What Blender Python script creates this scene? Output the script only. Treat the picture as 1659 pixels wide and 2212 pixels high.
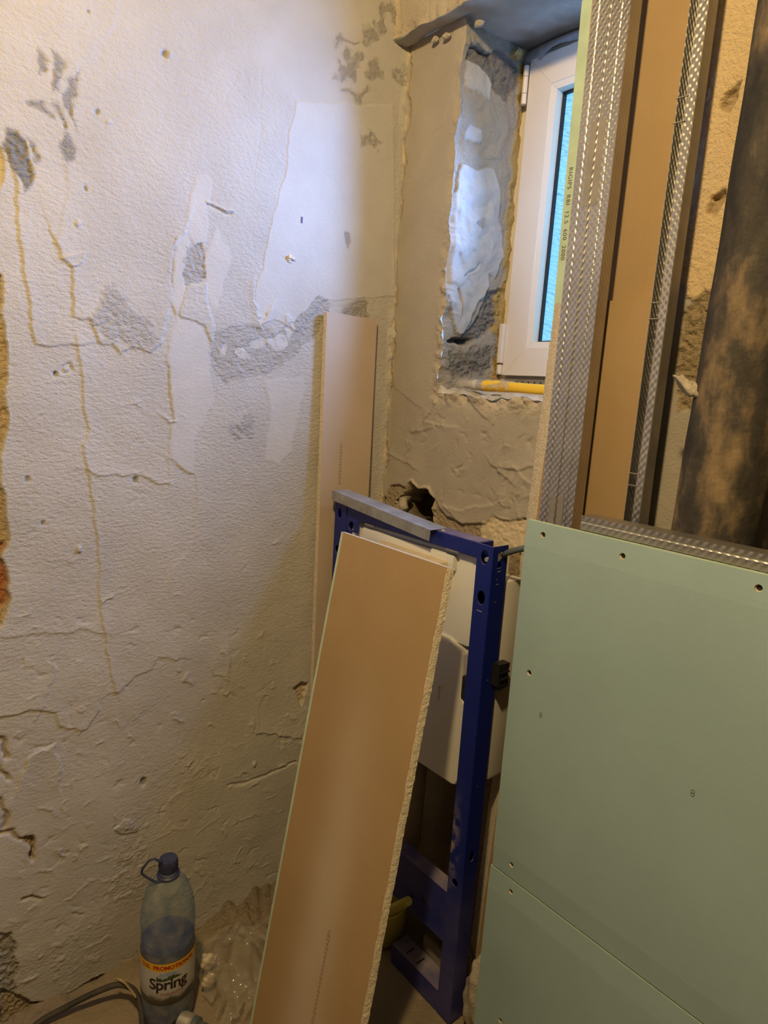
import bpy, bmesh, math, random
import numpy as np
from mathutils import Vector, Matrix
from mathutils.geometry import tessellate_polygon

for o in list(bpy.data.objects):
    bpy.data.objects.remove(o, do_unlink=True)
S = bpy.context.scene
COL = S.collection
random.seed(7)

# ---------------------------------------------------------------- camera, world, lights, exposure
# World axes: x along the window wall to the right, y into the window wall, z up; the room corner is (0, 0).
W, H, F = 1659., 2212., 1440.
YAW, PIT, ROLL = [math.radians(a) for a in (49.59, 10.46, 3.585)]
fw = np.array([-math.sin(YAW)*math.cos(PIT), math.cos(YAW)*math.cos(PIT), -math.sin(PIT)])
r0 = np.array([math.cos(YAW), math.sin(YAW), 0.]); u0 = np.cross(r0, fw)
RR = r0*math.cos(ROLL)+u0*math.sin(ROLL); UU = -r0*math.sin(ROLL)+u0*math.cos(ROLL)
CAM = np.array([1.338, -1.128, 1.339])
cd = bpy.data.cameras.new('camera'); cam = bpy.data.objects.new('camera', cd); COL.objects.link(cam)
cam.matrix_world = Matrix(((RR[0], UU[0], -fw[0], CAM[0]), (RR[1], UU[1], -fw[1], CAM[1]), (RR[2], UU[2], -fw[2], CAM[2]), (0, 0, 0, 1)))
cd.sensor_fit = 'HORIZONTAL'; cd.sensor_width = 36.0; cd.lens = 36.0*F/W; cd.clip_start = 0.02
S.camera = cam

wd = bpy.data.worlds.new('sky'); S.world = wd; wd.use_nodes = True
wd.node_tree.nodes['Background'].inputs[0].default_value = (0.45, 0.68, 1.0, 1)
wd.node_tree.nodes['Background'].inputs[1].default_value = 1.0

def add_light(name, kind, loc, energy, color, **kw):
    l = bpy.data.lights.new(name, kind); l.energy = energy; l.color = color
    for k, v in kw.items(): setattr(l, k, v)
    o = bpy.data.objects.new(name, l); o.location = loc; COL.objects.link(o)
    return o
LAMP = (1.13, -1.24, 2.42)
add_light('ceiling_bulb_light', 'POINT', LAMP, 91.0, (1.0, 0.735, 0.365), shadow_soft_size=0.045)
# daylight entering through the pane (lies on the inner surface of the glass, faces the room)
dl = add_light('window_daylight', 'AREA', (0.4725, 0.222, 1.752), 15.0, (0.44, 0.74, 1.60), shape='RECTANGLE', spread=math.radians(120), size=0.22, size_y=0.40)
dl.rotation_euler = (math.radians(-82), 0, 0)

S.view_settings.view_transform = 'Standard'; S.view_settings.look = 'None'
S.view_settings.gamma = 1.0; S.view_settings.use_curve_mapping = False
S.view_settings.exposure = 0.0
S.cycles.max_bounces = 6; S.cycles.diffuse_bounces = 4; S.cycles.glossy_bounces = 3; S.cycles.transparent_max_bounces = 10
S.cycles.use_adaptive_sampling = True; S.cycles.adaptive_threshold = 0.04
S.cycles.caustics_reflective = False; S.cycles.caustics_refractive = False

# ---------------------------------------------------------------- pixel of the photograph -> point on a plane of the room
def ray(x, y): return fw + RR*(x-W/2)/F - UU*(y-H/2)/F
def onx(x, y, v=0.): d = ray(x, y); return CAM + d*(v-CAM[0])/d[0]
def ony(x, y, v=0.): d = ray(x, y); return CAM + d*(v-CAM[1])/d[1]
def onz(x, y, v=0.): d = ray(x, y); return CAM + d*(v-CAM[2])/d[2]

# ---------------------------------------------------------------- node helpers
def new_mat(name):
    m = bpy.data.materials.new(name); m.use_nodes = True
    return m, m.node_tree.nodes, m.node_tree.links, m.node_tree.nodes['Principled BSDF']
def rgba(c): return (c[0], c[1], c[2], 1)
def srgb(r, g, b):
    f = lambda v: ((v/255+0.055)/1.055)**2.4 if v > 10 else v/255/12.92
    return (f(r), f(g), f(b))
def coords(N, L, scale=(1, 1, 1), kind='Object'):
    tc = N.new('ShaderNodeTexCoord'); mp = N.new('ShaderNodeMapping')
    mp.inputs['Scale'].default_value = scale
    L.new(tc.outputs[kind], mp.inputs['Vector']); return mp.outputs['Vector']
def noise(N, L, vec, scale, detail=4, rough=0.55):
    n = N.new('ShaderNodeTexNoise'); n.inputs['Scale'].default_value = scale
    n.inputs['Detail'].default_value = detail; n.inputs['Roughness'].default_value = rough
    if vec is not None: L.new(vec, n.inputs['Vector'])
    return n.outputs['Fac']
def ramp(N, L, fac, stops):
    r = N.new('ShaderNodeValToRGB'); e = r.color_ramp.elements
    while len(e) < len(stops): e.new(0.5)
    for k, (p, c) in enumerate(stops): e[k].position = p; e[k].color = rgba(c) if len(c) == 3 else c
    L.new(fac, r.inputs['Fac']); return r.outputs['Color']
def bump(N, L, B, hgt, strength, dist, chain=None):
    b = N.new('ShaderNodeBump'); b.inputs['Strength'].default_value = strength; b.inputs['Distance'].default_value = dist
    L.new(hgt, b.inputs['Height'])
    if chain is not None: L.new(chain, b.inputs['Normal'])
    L.new(b.outputs['Normal'], B.inputs['Normal']); return b.outputs['Normal']
def math_n(N, L, op, a, b=None):
    n = N.new('ShaderNodeMath'); n.operation = op
    for k, v in enumerate((a, b)):
        if v is None: continue
        if isinstance(v, (int, float)): n.inputs[k].default_value = v
        else: L.new(v, n.inputs[k])
    return n.outputs[0]
def simple(name, c1, c2=None, scale=20, rough=0.6, metal=0.0, bmp=0.0, bscale=None, stretch=(1, 1, 1), **kw):
    m, N, L, B = new_mat(name); v = coords(N, L, stretch)
    c2 = c2 or tuple(x*0.82 for x in c1)
    L.new(ramp(N, L, noise(N, L, v, scale), [(0.32, c2), (0.68, c1)]), B.inputs['Base Color'])
    B.inputs['Roughness'].default_value = rough; B.inputs['Metallic'].default_value = metal
    if bmp: bump(N, L, B, noise(N, L, v, bscale or scale*3), 1.0, bmp)
    for k, x in kw.items(): B.inputs[k.replace('_', ' ')].default_value = x
    return m

def mat_plaster(name):
    """skim-coated wall: colour and roughness come with the relief as attributes, fine trowel grain as bump"""
    m, N, L, B = new_mat(name)
    a = N.new('ShaderNodeAttribute'); a.attribute_name = 'albedo'
    r = N.new('ShaderNodeAttribute'); r.attribute_name = 'grain'
    v = coords(N, L)
    mx = N.new('ShaderNodeMix'); mx.data_type = 'RGBA'; mx.blend_type = 'MULTIPLY'; mx.inputs[0].default_value = 1.0
    L.new(a.outputs['Color'], mx.inputs[6])
    L.new(ramp(N, L, noise(N, L, v, 9, 6), [(0.3, (0.90, 0.90, 0.90)), (0.7, (1.0, 1.0, 1.0))]), mx.inputs[7])
    L.new(mx.outputs[2], B.inputs['Base Color'])
    B.inputs['Roughness'].default_value = 0.9; B.inputs['Specular IOR Level'].default_value = 0.2
    st = coords(N, L, (1, 0.55, 1.0))
    h1 = noise(N, L, st, 170, 3, 0.6)
    h2 = noise(N, L, v, 420, 3, 0.7)
    hh = math_n(N, L, 'ADD', h1, math_n(N, L, 'MULTIPLY', h2, 0.35))
    hh = math_n(N, L, 'MULTIPLY', hh, r.outputs['Fac'])
    bump(N, L, B, hh, 1.0, 0.0036)
    return m

M = {}
M['plaster'] = mat_plaster('skim_plaster')
M['floor'] = mat_plaster('dusty_floor')
M['plain_plaster'] = simple('bare_plaster', (0.13, 0.115, 0.10), scale=4, rough=0.9, bmp=0.002, bscale=90)
def mat_paper(name, c, c2, streak=(60, 60, 3)):
    m, N, L, B = new_mat(name)
    v = coords(N, L); s = coords(N, L, streak)
    base = ramp(N, L, noise(N, L, v, 5, 5), [(0.3, c2), (0.7, c)])
    mx = N.new('ShaderNodeMix'); mx.data_type = 'RGBA'; mx.blend_type = 'MULTIPLY'; mx.inputs[0].default_value = 0.6
    L.new(base, mx.inputs[6]); L.new(ramp(N, L, noise(N, L, s, 6, 3), [(0.3, (0.93, 0.93, 0.93)), (0.7, (1, 1, 1))]), mx.inputs[7])
    L.new(mx.outputs[2], B.inputs['Base Color']); B.inputs['Roughness'].default_value = 0.62
    B.inputs['Specular IOR Level'].default_value = 0.35
    bump(N, L, B, noise(N, L, v, 500, 2), 0.25, 0.0006)
    return m
M['brown_paper'] = mat_paper('brown_board_paper', (0.425, 0.292, 0.150), (0.375, 0.252, 0.124))
def mat_banded_board(name, wv, lv, org):
    # brown paper with a long soft paler band down its middle
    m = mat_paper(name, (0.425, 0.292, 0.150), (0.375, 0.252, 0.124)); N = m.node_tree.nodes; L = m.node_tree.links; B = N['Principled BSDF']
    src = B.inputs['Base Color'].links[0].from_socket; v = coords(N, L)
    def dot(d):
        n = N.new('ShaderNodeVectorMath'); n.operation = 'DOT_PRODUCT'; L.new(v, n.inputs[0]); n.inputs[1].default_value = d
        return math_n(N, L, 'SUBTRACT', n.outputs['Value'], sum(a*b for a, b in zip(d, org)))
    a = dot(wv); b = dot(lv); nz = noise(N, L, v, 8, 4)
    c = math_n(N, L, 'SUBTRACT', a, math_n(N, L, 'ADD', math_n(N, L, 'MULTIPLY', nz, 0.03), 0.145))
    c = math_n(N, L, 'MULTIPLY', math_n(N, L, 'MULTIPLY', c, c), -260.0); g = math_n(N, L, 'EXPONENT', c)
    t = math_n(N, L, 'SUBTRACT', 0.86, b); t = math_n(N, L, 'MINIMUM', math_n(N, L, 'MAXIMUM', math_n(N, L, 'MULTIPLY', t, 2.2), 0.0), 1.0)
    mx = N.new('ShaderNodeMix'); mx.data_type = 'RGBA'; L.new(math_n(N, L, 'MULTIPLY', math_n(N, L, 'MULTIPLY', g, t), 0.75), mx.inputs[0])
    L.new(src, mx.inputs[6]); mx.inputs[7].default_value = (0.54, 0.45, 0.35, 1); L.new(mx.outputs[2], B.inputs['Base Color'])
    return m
M['grey_paper'] = mat_paper('greyish_board_paper', (0.56, 0.44, 0.33), (0.50, 0.39, 0.28))
M['green_paper'] = mat_paper('green_board_paper', (0.365, 0.51, 0.545), (0.325, 0.455, 0.485), (4, 60, 60))
M['green_edge'] = simple('pale_green_edge_paper', (0.52, 0.66, 0.50), rough=0.7)
M['gypsum'] = simple('gypsum_core', (0.80, 0.70, 0.55), (0.58, 0.48, 0.34), scale=260, rough=0.95, bmp=0.003, bscale=330)
M['print'] = simple('print_ink', (0.16, 0.15, 0.12), rough=0.8)
M['faint_print'] = simple('faint_print_ink', (0.30, 0.19, 0.08), rough=0.8)

def mat_steel(name, base=(0.54, 0.52, 0.49), pitch=300., diag=False, depth=0.0006, rough=0.42):
    m, N, L, B = new_mat(name)
    v = coords(N, L)
    sp = N.new('ShaderNodeSeparateXYZ'); L.new(v, sp.inputs[0])
    u = math_n(N, L, 'ADD', sp.outputs['X'], sp.outputs['Y'])
    a = math_n(N, L, 'MULTIPLY', u, pitch*2.0); b = math_n(N, L, 'MULTIPLY', sp.outputs['Z'], pitch*1.55)
    if diag:
        p = math_n(N, L, 'ADD', a, b); q = math_n(N, L, 'SUBTRACT', a, b)
    else: p, q = a, b
    d = math_n(N, L, 'MULTIPLY', math_n(N, L, 'SINE', p), math_n(N, L, 'SINE', q))
    L.new(ramp(N, L, noise(N, L, v, 14, 5), [(0.3, tuple(x*0.8 for x in base)), (0.7, base)]), B.inputs['Base Color'])
    B.inputs['Metallic'].default_value = 0.97; B.inputs['Roughness'].default_value = rough
    bump(N, L, B, d, 0.75, depth)
    return m
M['steel'] = mat_steel('embossed_galvanised_steel')
M['steel_track'] = mat_steel('embossed_track_steel', pitch=260.)
M['steel_plain'] = simple('plain_galvanised_steel', (0.42, 0.38, 0.33), (0.34, 0.31, 0.27), scale=30, rough=0.5, metal=0.7)
def mat_ribbed(name):
    m, N, L, B = new_mat(name); v = coords(N, L)
    sp = N.new('ShaderNodeSeparateXYZ'); L.new(v, sp.inputs[0])
    d = math_n(N, L, 'SINE', math_n(N, L, 'MULTIPLY', sp.outputs['X'], 1250.))
    dust = noise(N, L, v, 22, 6)
    L.new(ramp(N, L, dust, [(0.38, (0.36, 0.36, 0.37)), (0.7, (0.56, 0.56, 0.57))]), B.inputs['Base Color'])
    B.inputs['Metallic'].default_value = 0.45; B.inputs['Roughness'].default_value = 0.5
    bump(N, L, B, d, 1.0, 0.0012); return m
M['ribbed'] = mat_ribbed('ribbed_dusty_steel')
def mat_blue(name):
    m, N, L, B = new_mat(name); v = coords(N, L)
    ge = N.new('ShaderNodeNewGeometry'); sp = N.new('ShaderNodeSeparateXYZ'); L.new(ge.outputs['Normal'], sp.inputs[0])
    po = N.new('ShaderNodeSeparateXYZ'); L.new(v, po.inputs[0])
    up = math_n(N, L, 'MULTIPLY', math_n(N, L, 'MAXIMUM', sp.outputs['Z'], 0.0), 0.75)
    low = math_n(N, L, 'MAXIMUM', math_n(N, L, 'MULTIPLY', math_n(N, L, 'SUBTRACT', 0.38, po.outputs['Z']), 1.5), 0.0)
    low = math_n(N, L, 'MINIMUM', low, 0.22)
    n1 = noise(N, L, v, 12, 6)
    d = math_n(N, L, 'MULTIPLY', math_n(N, L, 'ADD', up, low), ramp(N, L, n1, [(0.35, (0.3, 0.3, 0.3)), (0.65, (1, 1, 1))]))
    sz = math_n(N, L, 'MULTIPLY', math_n(N, L, 'SUBTRACT', po.outputs['Z'], 0.415), 13.0)
    sx = math_n(N, L, 'MULTIPLY', math_n(N, L, 'SUBTRACT', po.outputs['X'], 0.514), 85.0)
    sm = math_n(N, L, 'EXPONENT', math_n(N, L, 'MULTIPLY', math_n(N, L, 'ADD', math_n(N, L, 'MULTIPLY', sz, sz), math_n(N, L, 'MULTIPLY', sx, sx)), -1.0))
    d = math_n(N, L, 'MAXIMUM', d, math_n(N, L, 'MULTIPLY', sm, ramp(N, L, noise(N, L, v, 45, 5), [(0.42, (0, 0, 0)), (0.58, (1, 1, 1))])))
    mx = N.new('ShaderNodeMix'); mx.data_type = 'RGBA'
    L.new(d, mx.inputs[0]); mx.inputs[6].default_value = (0.006, 0.016, 0.19, 1); mx.inputs[7].default_value = (0.30, 0.25, 0.27, 1)
    L.new(mx.outputs[2], B.inputs['Base Color']); B.inputs['Roughness'].default_value = 0.38
    return m
M['blue'] = mat_blue('blue_powder_coat_dusty')
M['black'] = simple('black_plastic', (0.012, 0.012, 0.013), rough=0.5)
M['white_plastic'] = simple('off_white_plastic', (0.68, 0.65, 0.59), (0.65, 0.62, 0.56), scale=6, rough=0.42)
M['tank'] = simple('milky_tank_plastic', (0.74, 0.73, 0.70), (0.71, 0.70, 0.67), scale=6, rough=0.38, Subsurface_Weight=0.15, Subsurface_Radius=(0.02, 0.02, 0.02))
M['cream'] = simple('cream_plastic', (0.72, 0.60, 0.43), rough=0.55)
M['grey_plastic'] = simple('grey_plastic', (0.10, 0.12, 0.13), rough=0.5)
M['pipe_grey'] = simple('beige_grey_plastic', (0.36, 0.31, 0.25), rough=0.5)
M['bolt'] = simple('zinc_bolt', (0.62, 0.58, 0.52), rough=0.4, metal=0.6)
M['pvc'] = simple('white_window_profile', (0.74, 0.67, 0.56), (0.72, 0.65, 0.54), scale=5, rough=0.35)
M['pvc_dark'] = simple('shaded_grey_profile', (0.24, 0.225, 0.205), rough=0.55, scale=40)  # grey drip strip, its colour darkened for the shadow at the frame bottom
M['film'] = simple('grey_protective_film', (0.33, 0.32, 0.30), (0.22, 0.215, 0.21), scale=60, rough=0.4)
M['gasket'] = simple('black_gasket', (0.01, 0.012, 0.015), rough=0.6)
M['yellow'] = simple('yellow_plastic', (0.86, 0.56, 0.03), (0.80, 0.50, 0.02), rough=0.35)
M['olive'] = simple('yellow_green_plastic', (0.62, 0.55, 0.12), (0.56, 0.49, 0.09), rough=0.5)
M['bristle'] = simple('pale_bristles', (0.70, 0.67, 0.62), (0.52, 0.49, 0.45), scale=120, rough=0.8, stretch=(0.1, 1, 1))
M['foam'] = simple('yellow_mounting_foam', (0.50, 0.36, 0.13), (0.30, 0.20, 0.06), scale=70, rough=0.9, bmp=0.004, bscale=110)
M['stone'] = simple('pale_stone_chip', (0.52, 0.46, 0.37), (0.36, 0.31, 0.25), scale=80, rough=0.95, bmp=0.003)
M['cap'] = simple('dark_blue_cap', (0.022, 0.030, 0.10), (0.045, 0.05, 0.11), scale=60, rough=0.5)
M['rubber'] = simple('dusty_black_rubber', (0.030, 0.027, 0.024), (0.075, 0.06, 0.045), scale=35, rough=0.7)
M['rope'] = simple('straw_twine', (0.48, 0.36, 0.19), (0.33, 0.23, 0.11), scale=60, rough=0.9)
M['red_ink'] = simple('red_label_ink', (0.42, 0.02, 0.015), rough=0.4)
M['dark_ink'] = simple('dark_label_ink', (0.025, 0.012, 0.015), rough=0.4)
M['orange_ink'] = simple('orange_label_ink', (0.40, 0.05, 0.015), rough=0.4)
M['blue_pen'] = simple('blue_pen_mark', (0.05, 0.07, 0.45), rough=0.6)

def mat_pane():
    m, N, L, B = new_mat('patterned_glass_in_daylight')
    v = coords(N, L)
    st = coords(N, L, (1.0, 1.0, 2.3))
    n1 = noise(N, L, st, 38, 3, 0.6); n2 = noise(N, L, v, 12, 4)
    wv = N.new('ShaderNodeTexWave'); wv.wave_type = 'BANDS'; wv.bands_direction = 'DIAGONAL'
    wv.inputs['Scale'].default_value = 26; wv.inputs['Distortion'].default_value = 9; wv.inputs['Detail'].default_value = 3
    L.new(st, wv.inputs['Vector'])
    c1 = ramp(N, L, math_n(N, L, 'ADD', math_n(N, L, 'MULTIPLY', n1, 0.7), math_n(N, L, 'MULTIPLY', wv.outputs['Fac'], 0.3)),
              [(0.28, (0.05, 0.20, 0.42)), (0.38, (0.17, 0.54, 0.90)), (0.65, (0.30, 0.76, 1.0))])
    mx = N.new('ShaderNodeMix'); mx.data_type = 'RGBA'; L.new(n2, mx.inputs[0])
    L.new(c1, mx.inputs[6]); mx.inputs[7].default_value = (0.22, 0.66, 0.98, 1)
    L.new(mx.outputs[2], B.inputs['Emission Color']); B.inputs['Emission Strength'].default_value = 1.0
    B.inputs['Base Color'].default_value = (0.05, 0.10, 0.14, 1); B.inputs['Roughness'].default_value = 0.2
    bump(N, L, B, n1, 0.6, 0.002)
    return m
M['pane'] = mat_pane()

def mat_clear(name, tint, rough, dust=0.25, alpha_mix=0.75):
    """thin clear plastic film: partly see-through, glossy, with a little white dust"""
    m, N, L, B = new_mat(name); out = N['Material Output']; v = coords(N, L)
    tr = N.new('ShaderNodeBsdfTransparent'); tr.inputs[0].default_value = rgba(tint)
    B.inputs['Base Color'].default_value = (0.55, 0.50, 0.42, 1); B.inputs['Roughness'].default_value = rough
    B.inputs['Specular IOR Level'].default_value = 0.8
    fac = ramp(N, L, noise(N, L, v, 40, 5), [(0.35, (alpha_mix,)*3), (0.75, (max(alpha_mix-dust, 0),)*3)])
    ms = N.new('ShaderNodeMixShader'); L.new(fac, ms.inputs[0]); L.new(B.outputs[0], ms.inputs[1]); L.new(tr.outputs[0], ms.inputs[2])
    L.new(ms.outputs[0], out.inputs['Surface'])
    bump(N, L, B, noise(N, L, v, 30, 3), 0.5, 0.006)
    return m
M['bag'] = mat_clear('clear_plastic_bag', (0.97, 0.95, 0.92), 0.10, 0.18, 0.76)
M['wrap'] = mat_clear('clear_wrap', (0.98, 0.98, 0.98), 0.12, 0.3, 0.72)
M['bottle'] = mat_clear('pale_blue_bottle_plastic', (0.60, 0.78, 0.95), 0.10, 0.30, 0.84)
def mat_water():
    m, N, L, B = new_mat('water_in_blue_bottle'); out = N['Material Output']
    tr = N.new('ShaderNodeBsdfTransparent'); tr.inputs[0].default_value = (0.30, 0.52, 0.86, 1)
    B.inputs['Base Color'].default_value = (0.05, 0.15, 0.32, 1); B.inputs['Roughness'].default_value = 0.08
    ms = N.new('ShaderNodeMixShader'); ms.inputs[0].default_value = 0.55
    L.new(B.outputs[0], ms.inputs[1]); L.new(tr.outputs[0], ms.inputs[2]); L.new(ms.outputs[0], out.inputs['Surface'])
    return m
M['water'] = mat_water()
def mat_label():
    """printed paper label: white sky fading to a dark wooded foot (flat print)"""
    m, N, L, B = new_mat('printed_label_ground'); v = coords(N, L)
    sp = N.new('ShaderNodeSeparateXYZ'); L.new(v, sp.inputs[0])
    n = noise(N, L, v, 60, 5)
    z = math_n(N, L, 'ADD', sp.outputs['Z'], math_n(N, L, 'MULTIPLY', math_n(N, L, 'SUBTRACT', n, 0.5), 0.022))
    z = math_n(N, L, 'MULTIPLY', z, 5.0)
    c = ramp(N, L, z, [(0.078*5, (0.05, 0.045, 0.03)), (0.088*5, (0.07, 0.055, 0.035)), (0.095*5, (0.36, 0.34, 0.34)), (0.118*5, (0.50, 0.50, 0.52)), (0.155*5, (0.50, 0.50, 0.53))])
    L.new(c, B.inputs['Base Color']); B.inputs['Roughness'].default_value = 0.35
    return m
M['label'] = mat_label()
M['label_yellow'] = simple('yellow_label_band', (0.80, 0.47, 0.03), rough=0.35)
M['label_green'] = simple('forest_label_print', (0.02, 0.05, 0.015), (0.05, 0.09, 0.03), scale=160, rough=0.4)
M['label_sky'] = simple('mountain_label_print', (0.22, 0.30, 0.42), (0.42, 0.46, 0.52), scale=90, rough=0.4)

def mat_pipe():
    m, N, L, B = new_mat('stained_soil_pipe'); v = coords(N, L, (1, 1, 0.45)); v2 = coords(N, L)
    n1 = noise(N, L, v, 7.5, 7, 0.62); n2 = noise(N, L, v2, 90, 5)
    c = ramp(N, L, n1, [(0.40, (0.020, 0.018, 0.016)), (0.48, (0.060, 0.050, 0.040)), (0.54, (0.20, 0.145, 0.085)), (0.66, (0.42, 0.30, 0.17))])
    mx = N.new('ShaderNodeMix'); mx.data_type = 'RGBA'; mx.blend_type = 'MULTIPLY'; mx.inputs[0].default_value = 0.5
    L.new(c, mx.inputs[6]); L.new(ramp(N, L, n2, [(0.3, (0.6, 0.6, 0.6)), (0.7, (1, 1, 1))]), mx.inputs[7])
    L.new(mx.outputs[2], B.inputs['Base Color']); B.inputs['Roughness'].default_value = 0.75
    bump(N, L, B, n2, 0.5, 0.003); return m
M['soil_pipe'] = mat_pipe()

# ---------------------------------------------------------------- mesh helpers
def rot2(m, v): return m @ Vector(v)
class MB:
    def __init__(s): s.v = []; s.f = []
    def add(s, vs, fs):
        k = len(s.v); s.v += [tuple(p) for p in vs]; s.f += [tuple(i+k for i in f) for f in fs]; return s
    def box(s, x0, x1, y0, y1, z0, z1, bev=0.0):
        if bev:
            bm = bmesh.new(); bmesh.ops.create_cube(bm, size=1.0)
            for v in bm.verts: v.co = ((x0+x1)/2+v.co.x*(x1-x0), (y0+y1)/2+v.co.y*(y1-y0), (z0+z1)/2+v.co.z*(z1-z0))
            bmesh.ops.bevel(bm, geom=bm.edges[:], offset=bev, segments=2, affect='EDGES', profile=0.6)
            bm.verts.index_update(); s.add([v.co[:] for v in bm.verts], [[v.index for v in f.verts] for f in bm.faces]); bm.free(); return s
        return s.add([(x0, y0, z0), (x1, y0, z0), (x1, y1, z0), (x0, y1, z0), (x0, y0, z1), (x1, y0, z1), (x1, y1, z1), (x0, y1, z1)],
                     [(0, 3, 2, 1), (4, 5, 6, 7), (0, 1, 5, 4), (1, 2, 6, 5), (2, 3, 7, 6), (3, 0, 4, 7)])
    def extrude(s, poly, fn, a, b, holes=()):
        """outline (with holes) between two offsets; fn(u, v, w) places the point"""
        loops = [list(poly)] + [list(h) for h in holes]
        flat = [p for l in loops for p in l]
        tri = tessellate_polygon([[Vector((p[0], p[1], 0)) for p in l] for l in loops])
        n = len(flat)
        vs = [fn(p[0], p[1], a) for p in flat] + [fn(p[0], p[1], b) for p in flat]
        fs = [tuple(t) for t in tri] + [tuple(i+n for i in reversed(t)) for t in tri]
        k = 0
        for l in loops:
            m = len(l)
            for i in range(m):
                j = (i+1) % m; fs.append((k+i, k+j, k+j+n, k+i+n))
            k += m
        return s.add(vs, fs)
    def tube(s, pts, r, n=10, cap=True):
        pts = [Vector(p) for p in pts]; rs = r if isinstance(r, (list, tuple)) else [r]*len(pts)
        base = len(s.v); up = Vector((0, 0, 1)); prev = None
        for i, p in enumerate(pts):
            t = (pts[min(i+1, len(pts)-1)]-pts[max(i-1, 0)]).normalized()
            if prev is None:
                a = t.cross(up if abs(t.z) < 0.9 else Vector((1, 0, 0))).normalized()
            else: a = (prev-t*prev.dot(t)).normalized()
            prev = a; b = t.cross(a)
            for k in range(n):
                q = 2*math.pi*k/n; c = p+(a*math.cos(q)+b*math.sin(q))*rs[i]; s.v.append(c[:])
        for i in range(len(pts)-1):
            for k in range(n):
                k2 = (k+1) % n; A = base+i*n; s.f.append((A+k, A+k2, A+n+k2, A+n+k))
        if cap:
            s.f.append(tuple(base+k for k in reversed(range(n)))); e = base+(len(pts)-1)*n; s.f.append(tuple(e+k for k in range(n)))
        return s
    def lathe(s, prof, c=(0, 0, 0), n=40, cap=True):
        base = len(s.v)
        for r, z in prof:
            for k in range(n):
                q = 2*math.pi*k/n; s.v.append((c[0]+r*math.cos(q), c[1]+r*math.sin(q), c[2]+z))
        for i in range(len(prof)-1):
            for k in range(n):
                k2 = (k+1) % n; A = base+i*n; s.f.append((A+k, A+k2, A+n+k2, A+n+k))
        if cap:
            s.f.append(tuple(base+k for k in reversed(range(n)))); e = base+(len(prof)-1)*n; s.f.append(tuple(e+k for k in range(n)))
        return s
    def xform(s, m):
        s.v = [(m @ Vector(p))[:] for p in s.v]; return s
    def fix(s):
        bm = bmesh.new(); me = bpy.data.meshes.new('t'); me.from_pydata(s.v, [], s.f); bm.from_mesh(me); bpy.data.meshes.remove(me)
        bmesh.ops.recalc_face_normals(bm, faces=bm.faces)
        return bm
    def build(s, name, mat, parent=None, smooth=False, world=None):
        bm = s.fix(); me = bpy.data.meshes.new(name); bm.to_mesh(me); bm.free()
        return link(name, me, mat, parent, smooth)
def link(name, me, mat, parent=None, smooth=False):
    if smooth:
        me.shade_smooth() if hasattr(me, 'shade_smooth') else None
        if smooth == 'auto':
            try: me.set_sharp_from_angle(angle=math.radians(40))
            except Exception: pass
    if mat is not None and not me.materials: me.materials.append(mat)
    o = bpy.data.objects.new(name, me); COL.objects.link(o)
    if parent is not None:
        o.parent = parent; o.matrix_parent_inverse = parent.matrix_basis.inverted()
    return o
def tag(o, label, cat, group=None):
    o['label'] = label; o['category'] = cat
    if group: o['group'] = group
    return o
def structure(o, label=None):
    o['kind'] = 'structure'
    if label: o['label'] = label
    return o
def thing(name, label, cat, loc, group=None):
    o = bpy.data.objects.new(name, None); o.empty_display_size = 0.05; o.location = loc; COL.objects.link(o)
    return tag(o, label, cat, group)
def circle(cx, cy, r, n=18, ry=None):
    return [(cx+r*math.cos(2*math.pi*k/n), cy+(ry or r)*math.sin(2*math.pi*k/n)) for k in range(n)]
def lerp(a, b, t): return a+(b-a)*t

# ---------------------------------------------------------------- relief fields (walls, floor)
_lat = {}
def vnoise(u, v, su, sv, seed):
    if seed not in _lat: _lat[seed] = np.random.RandomState(seed).rand(256, 256).astype(np.float32)
    T = _lat[seed]; x = u*su; y = v*sv
    i = np.floor(x).astype(int); j = np.floor(y).astype(int); fx = (x-i).astype(np.float32); fy = (y-j).astype(np.float32)
    fx = fx*fx*(3-2*fx); fy = fy*fy*(3-2*fy); i &= 255; j &= 255; i1 = (i+1) & 255; j1 = (j+1) & 255
    return (T[i, j]*(1-fx)+T[i1, j]*fx)*(1-fy)+(T[i, j1]*(1-fx)+T[i1, j1]*fx)*fy-0.5
def fbm(u, v, s, seed, octv=4, gain=0.5, sv=None):
    r = 0; a = 1.0; sv = sv or s
    for k in range(octv):
        r = r+a*vnoise(u+k*3.7, v+k*1.9, s, sv, seed+k); a *= gain; s *= 2.03; sv *= 2.03
    return r
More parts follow.
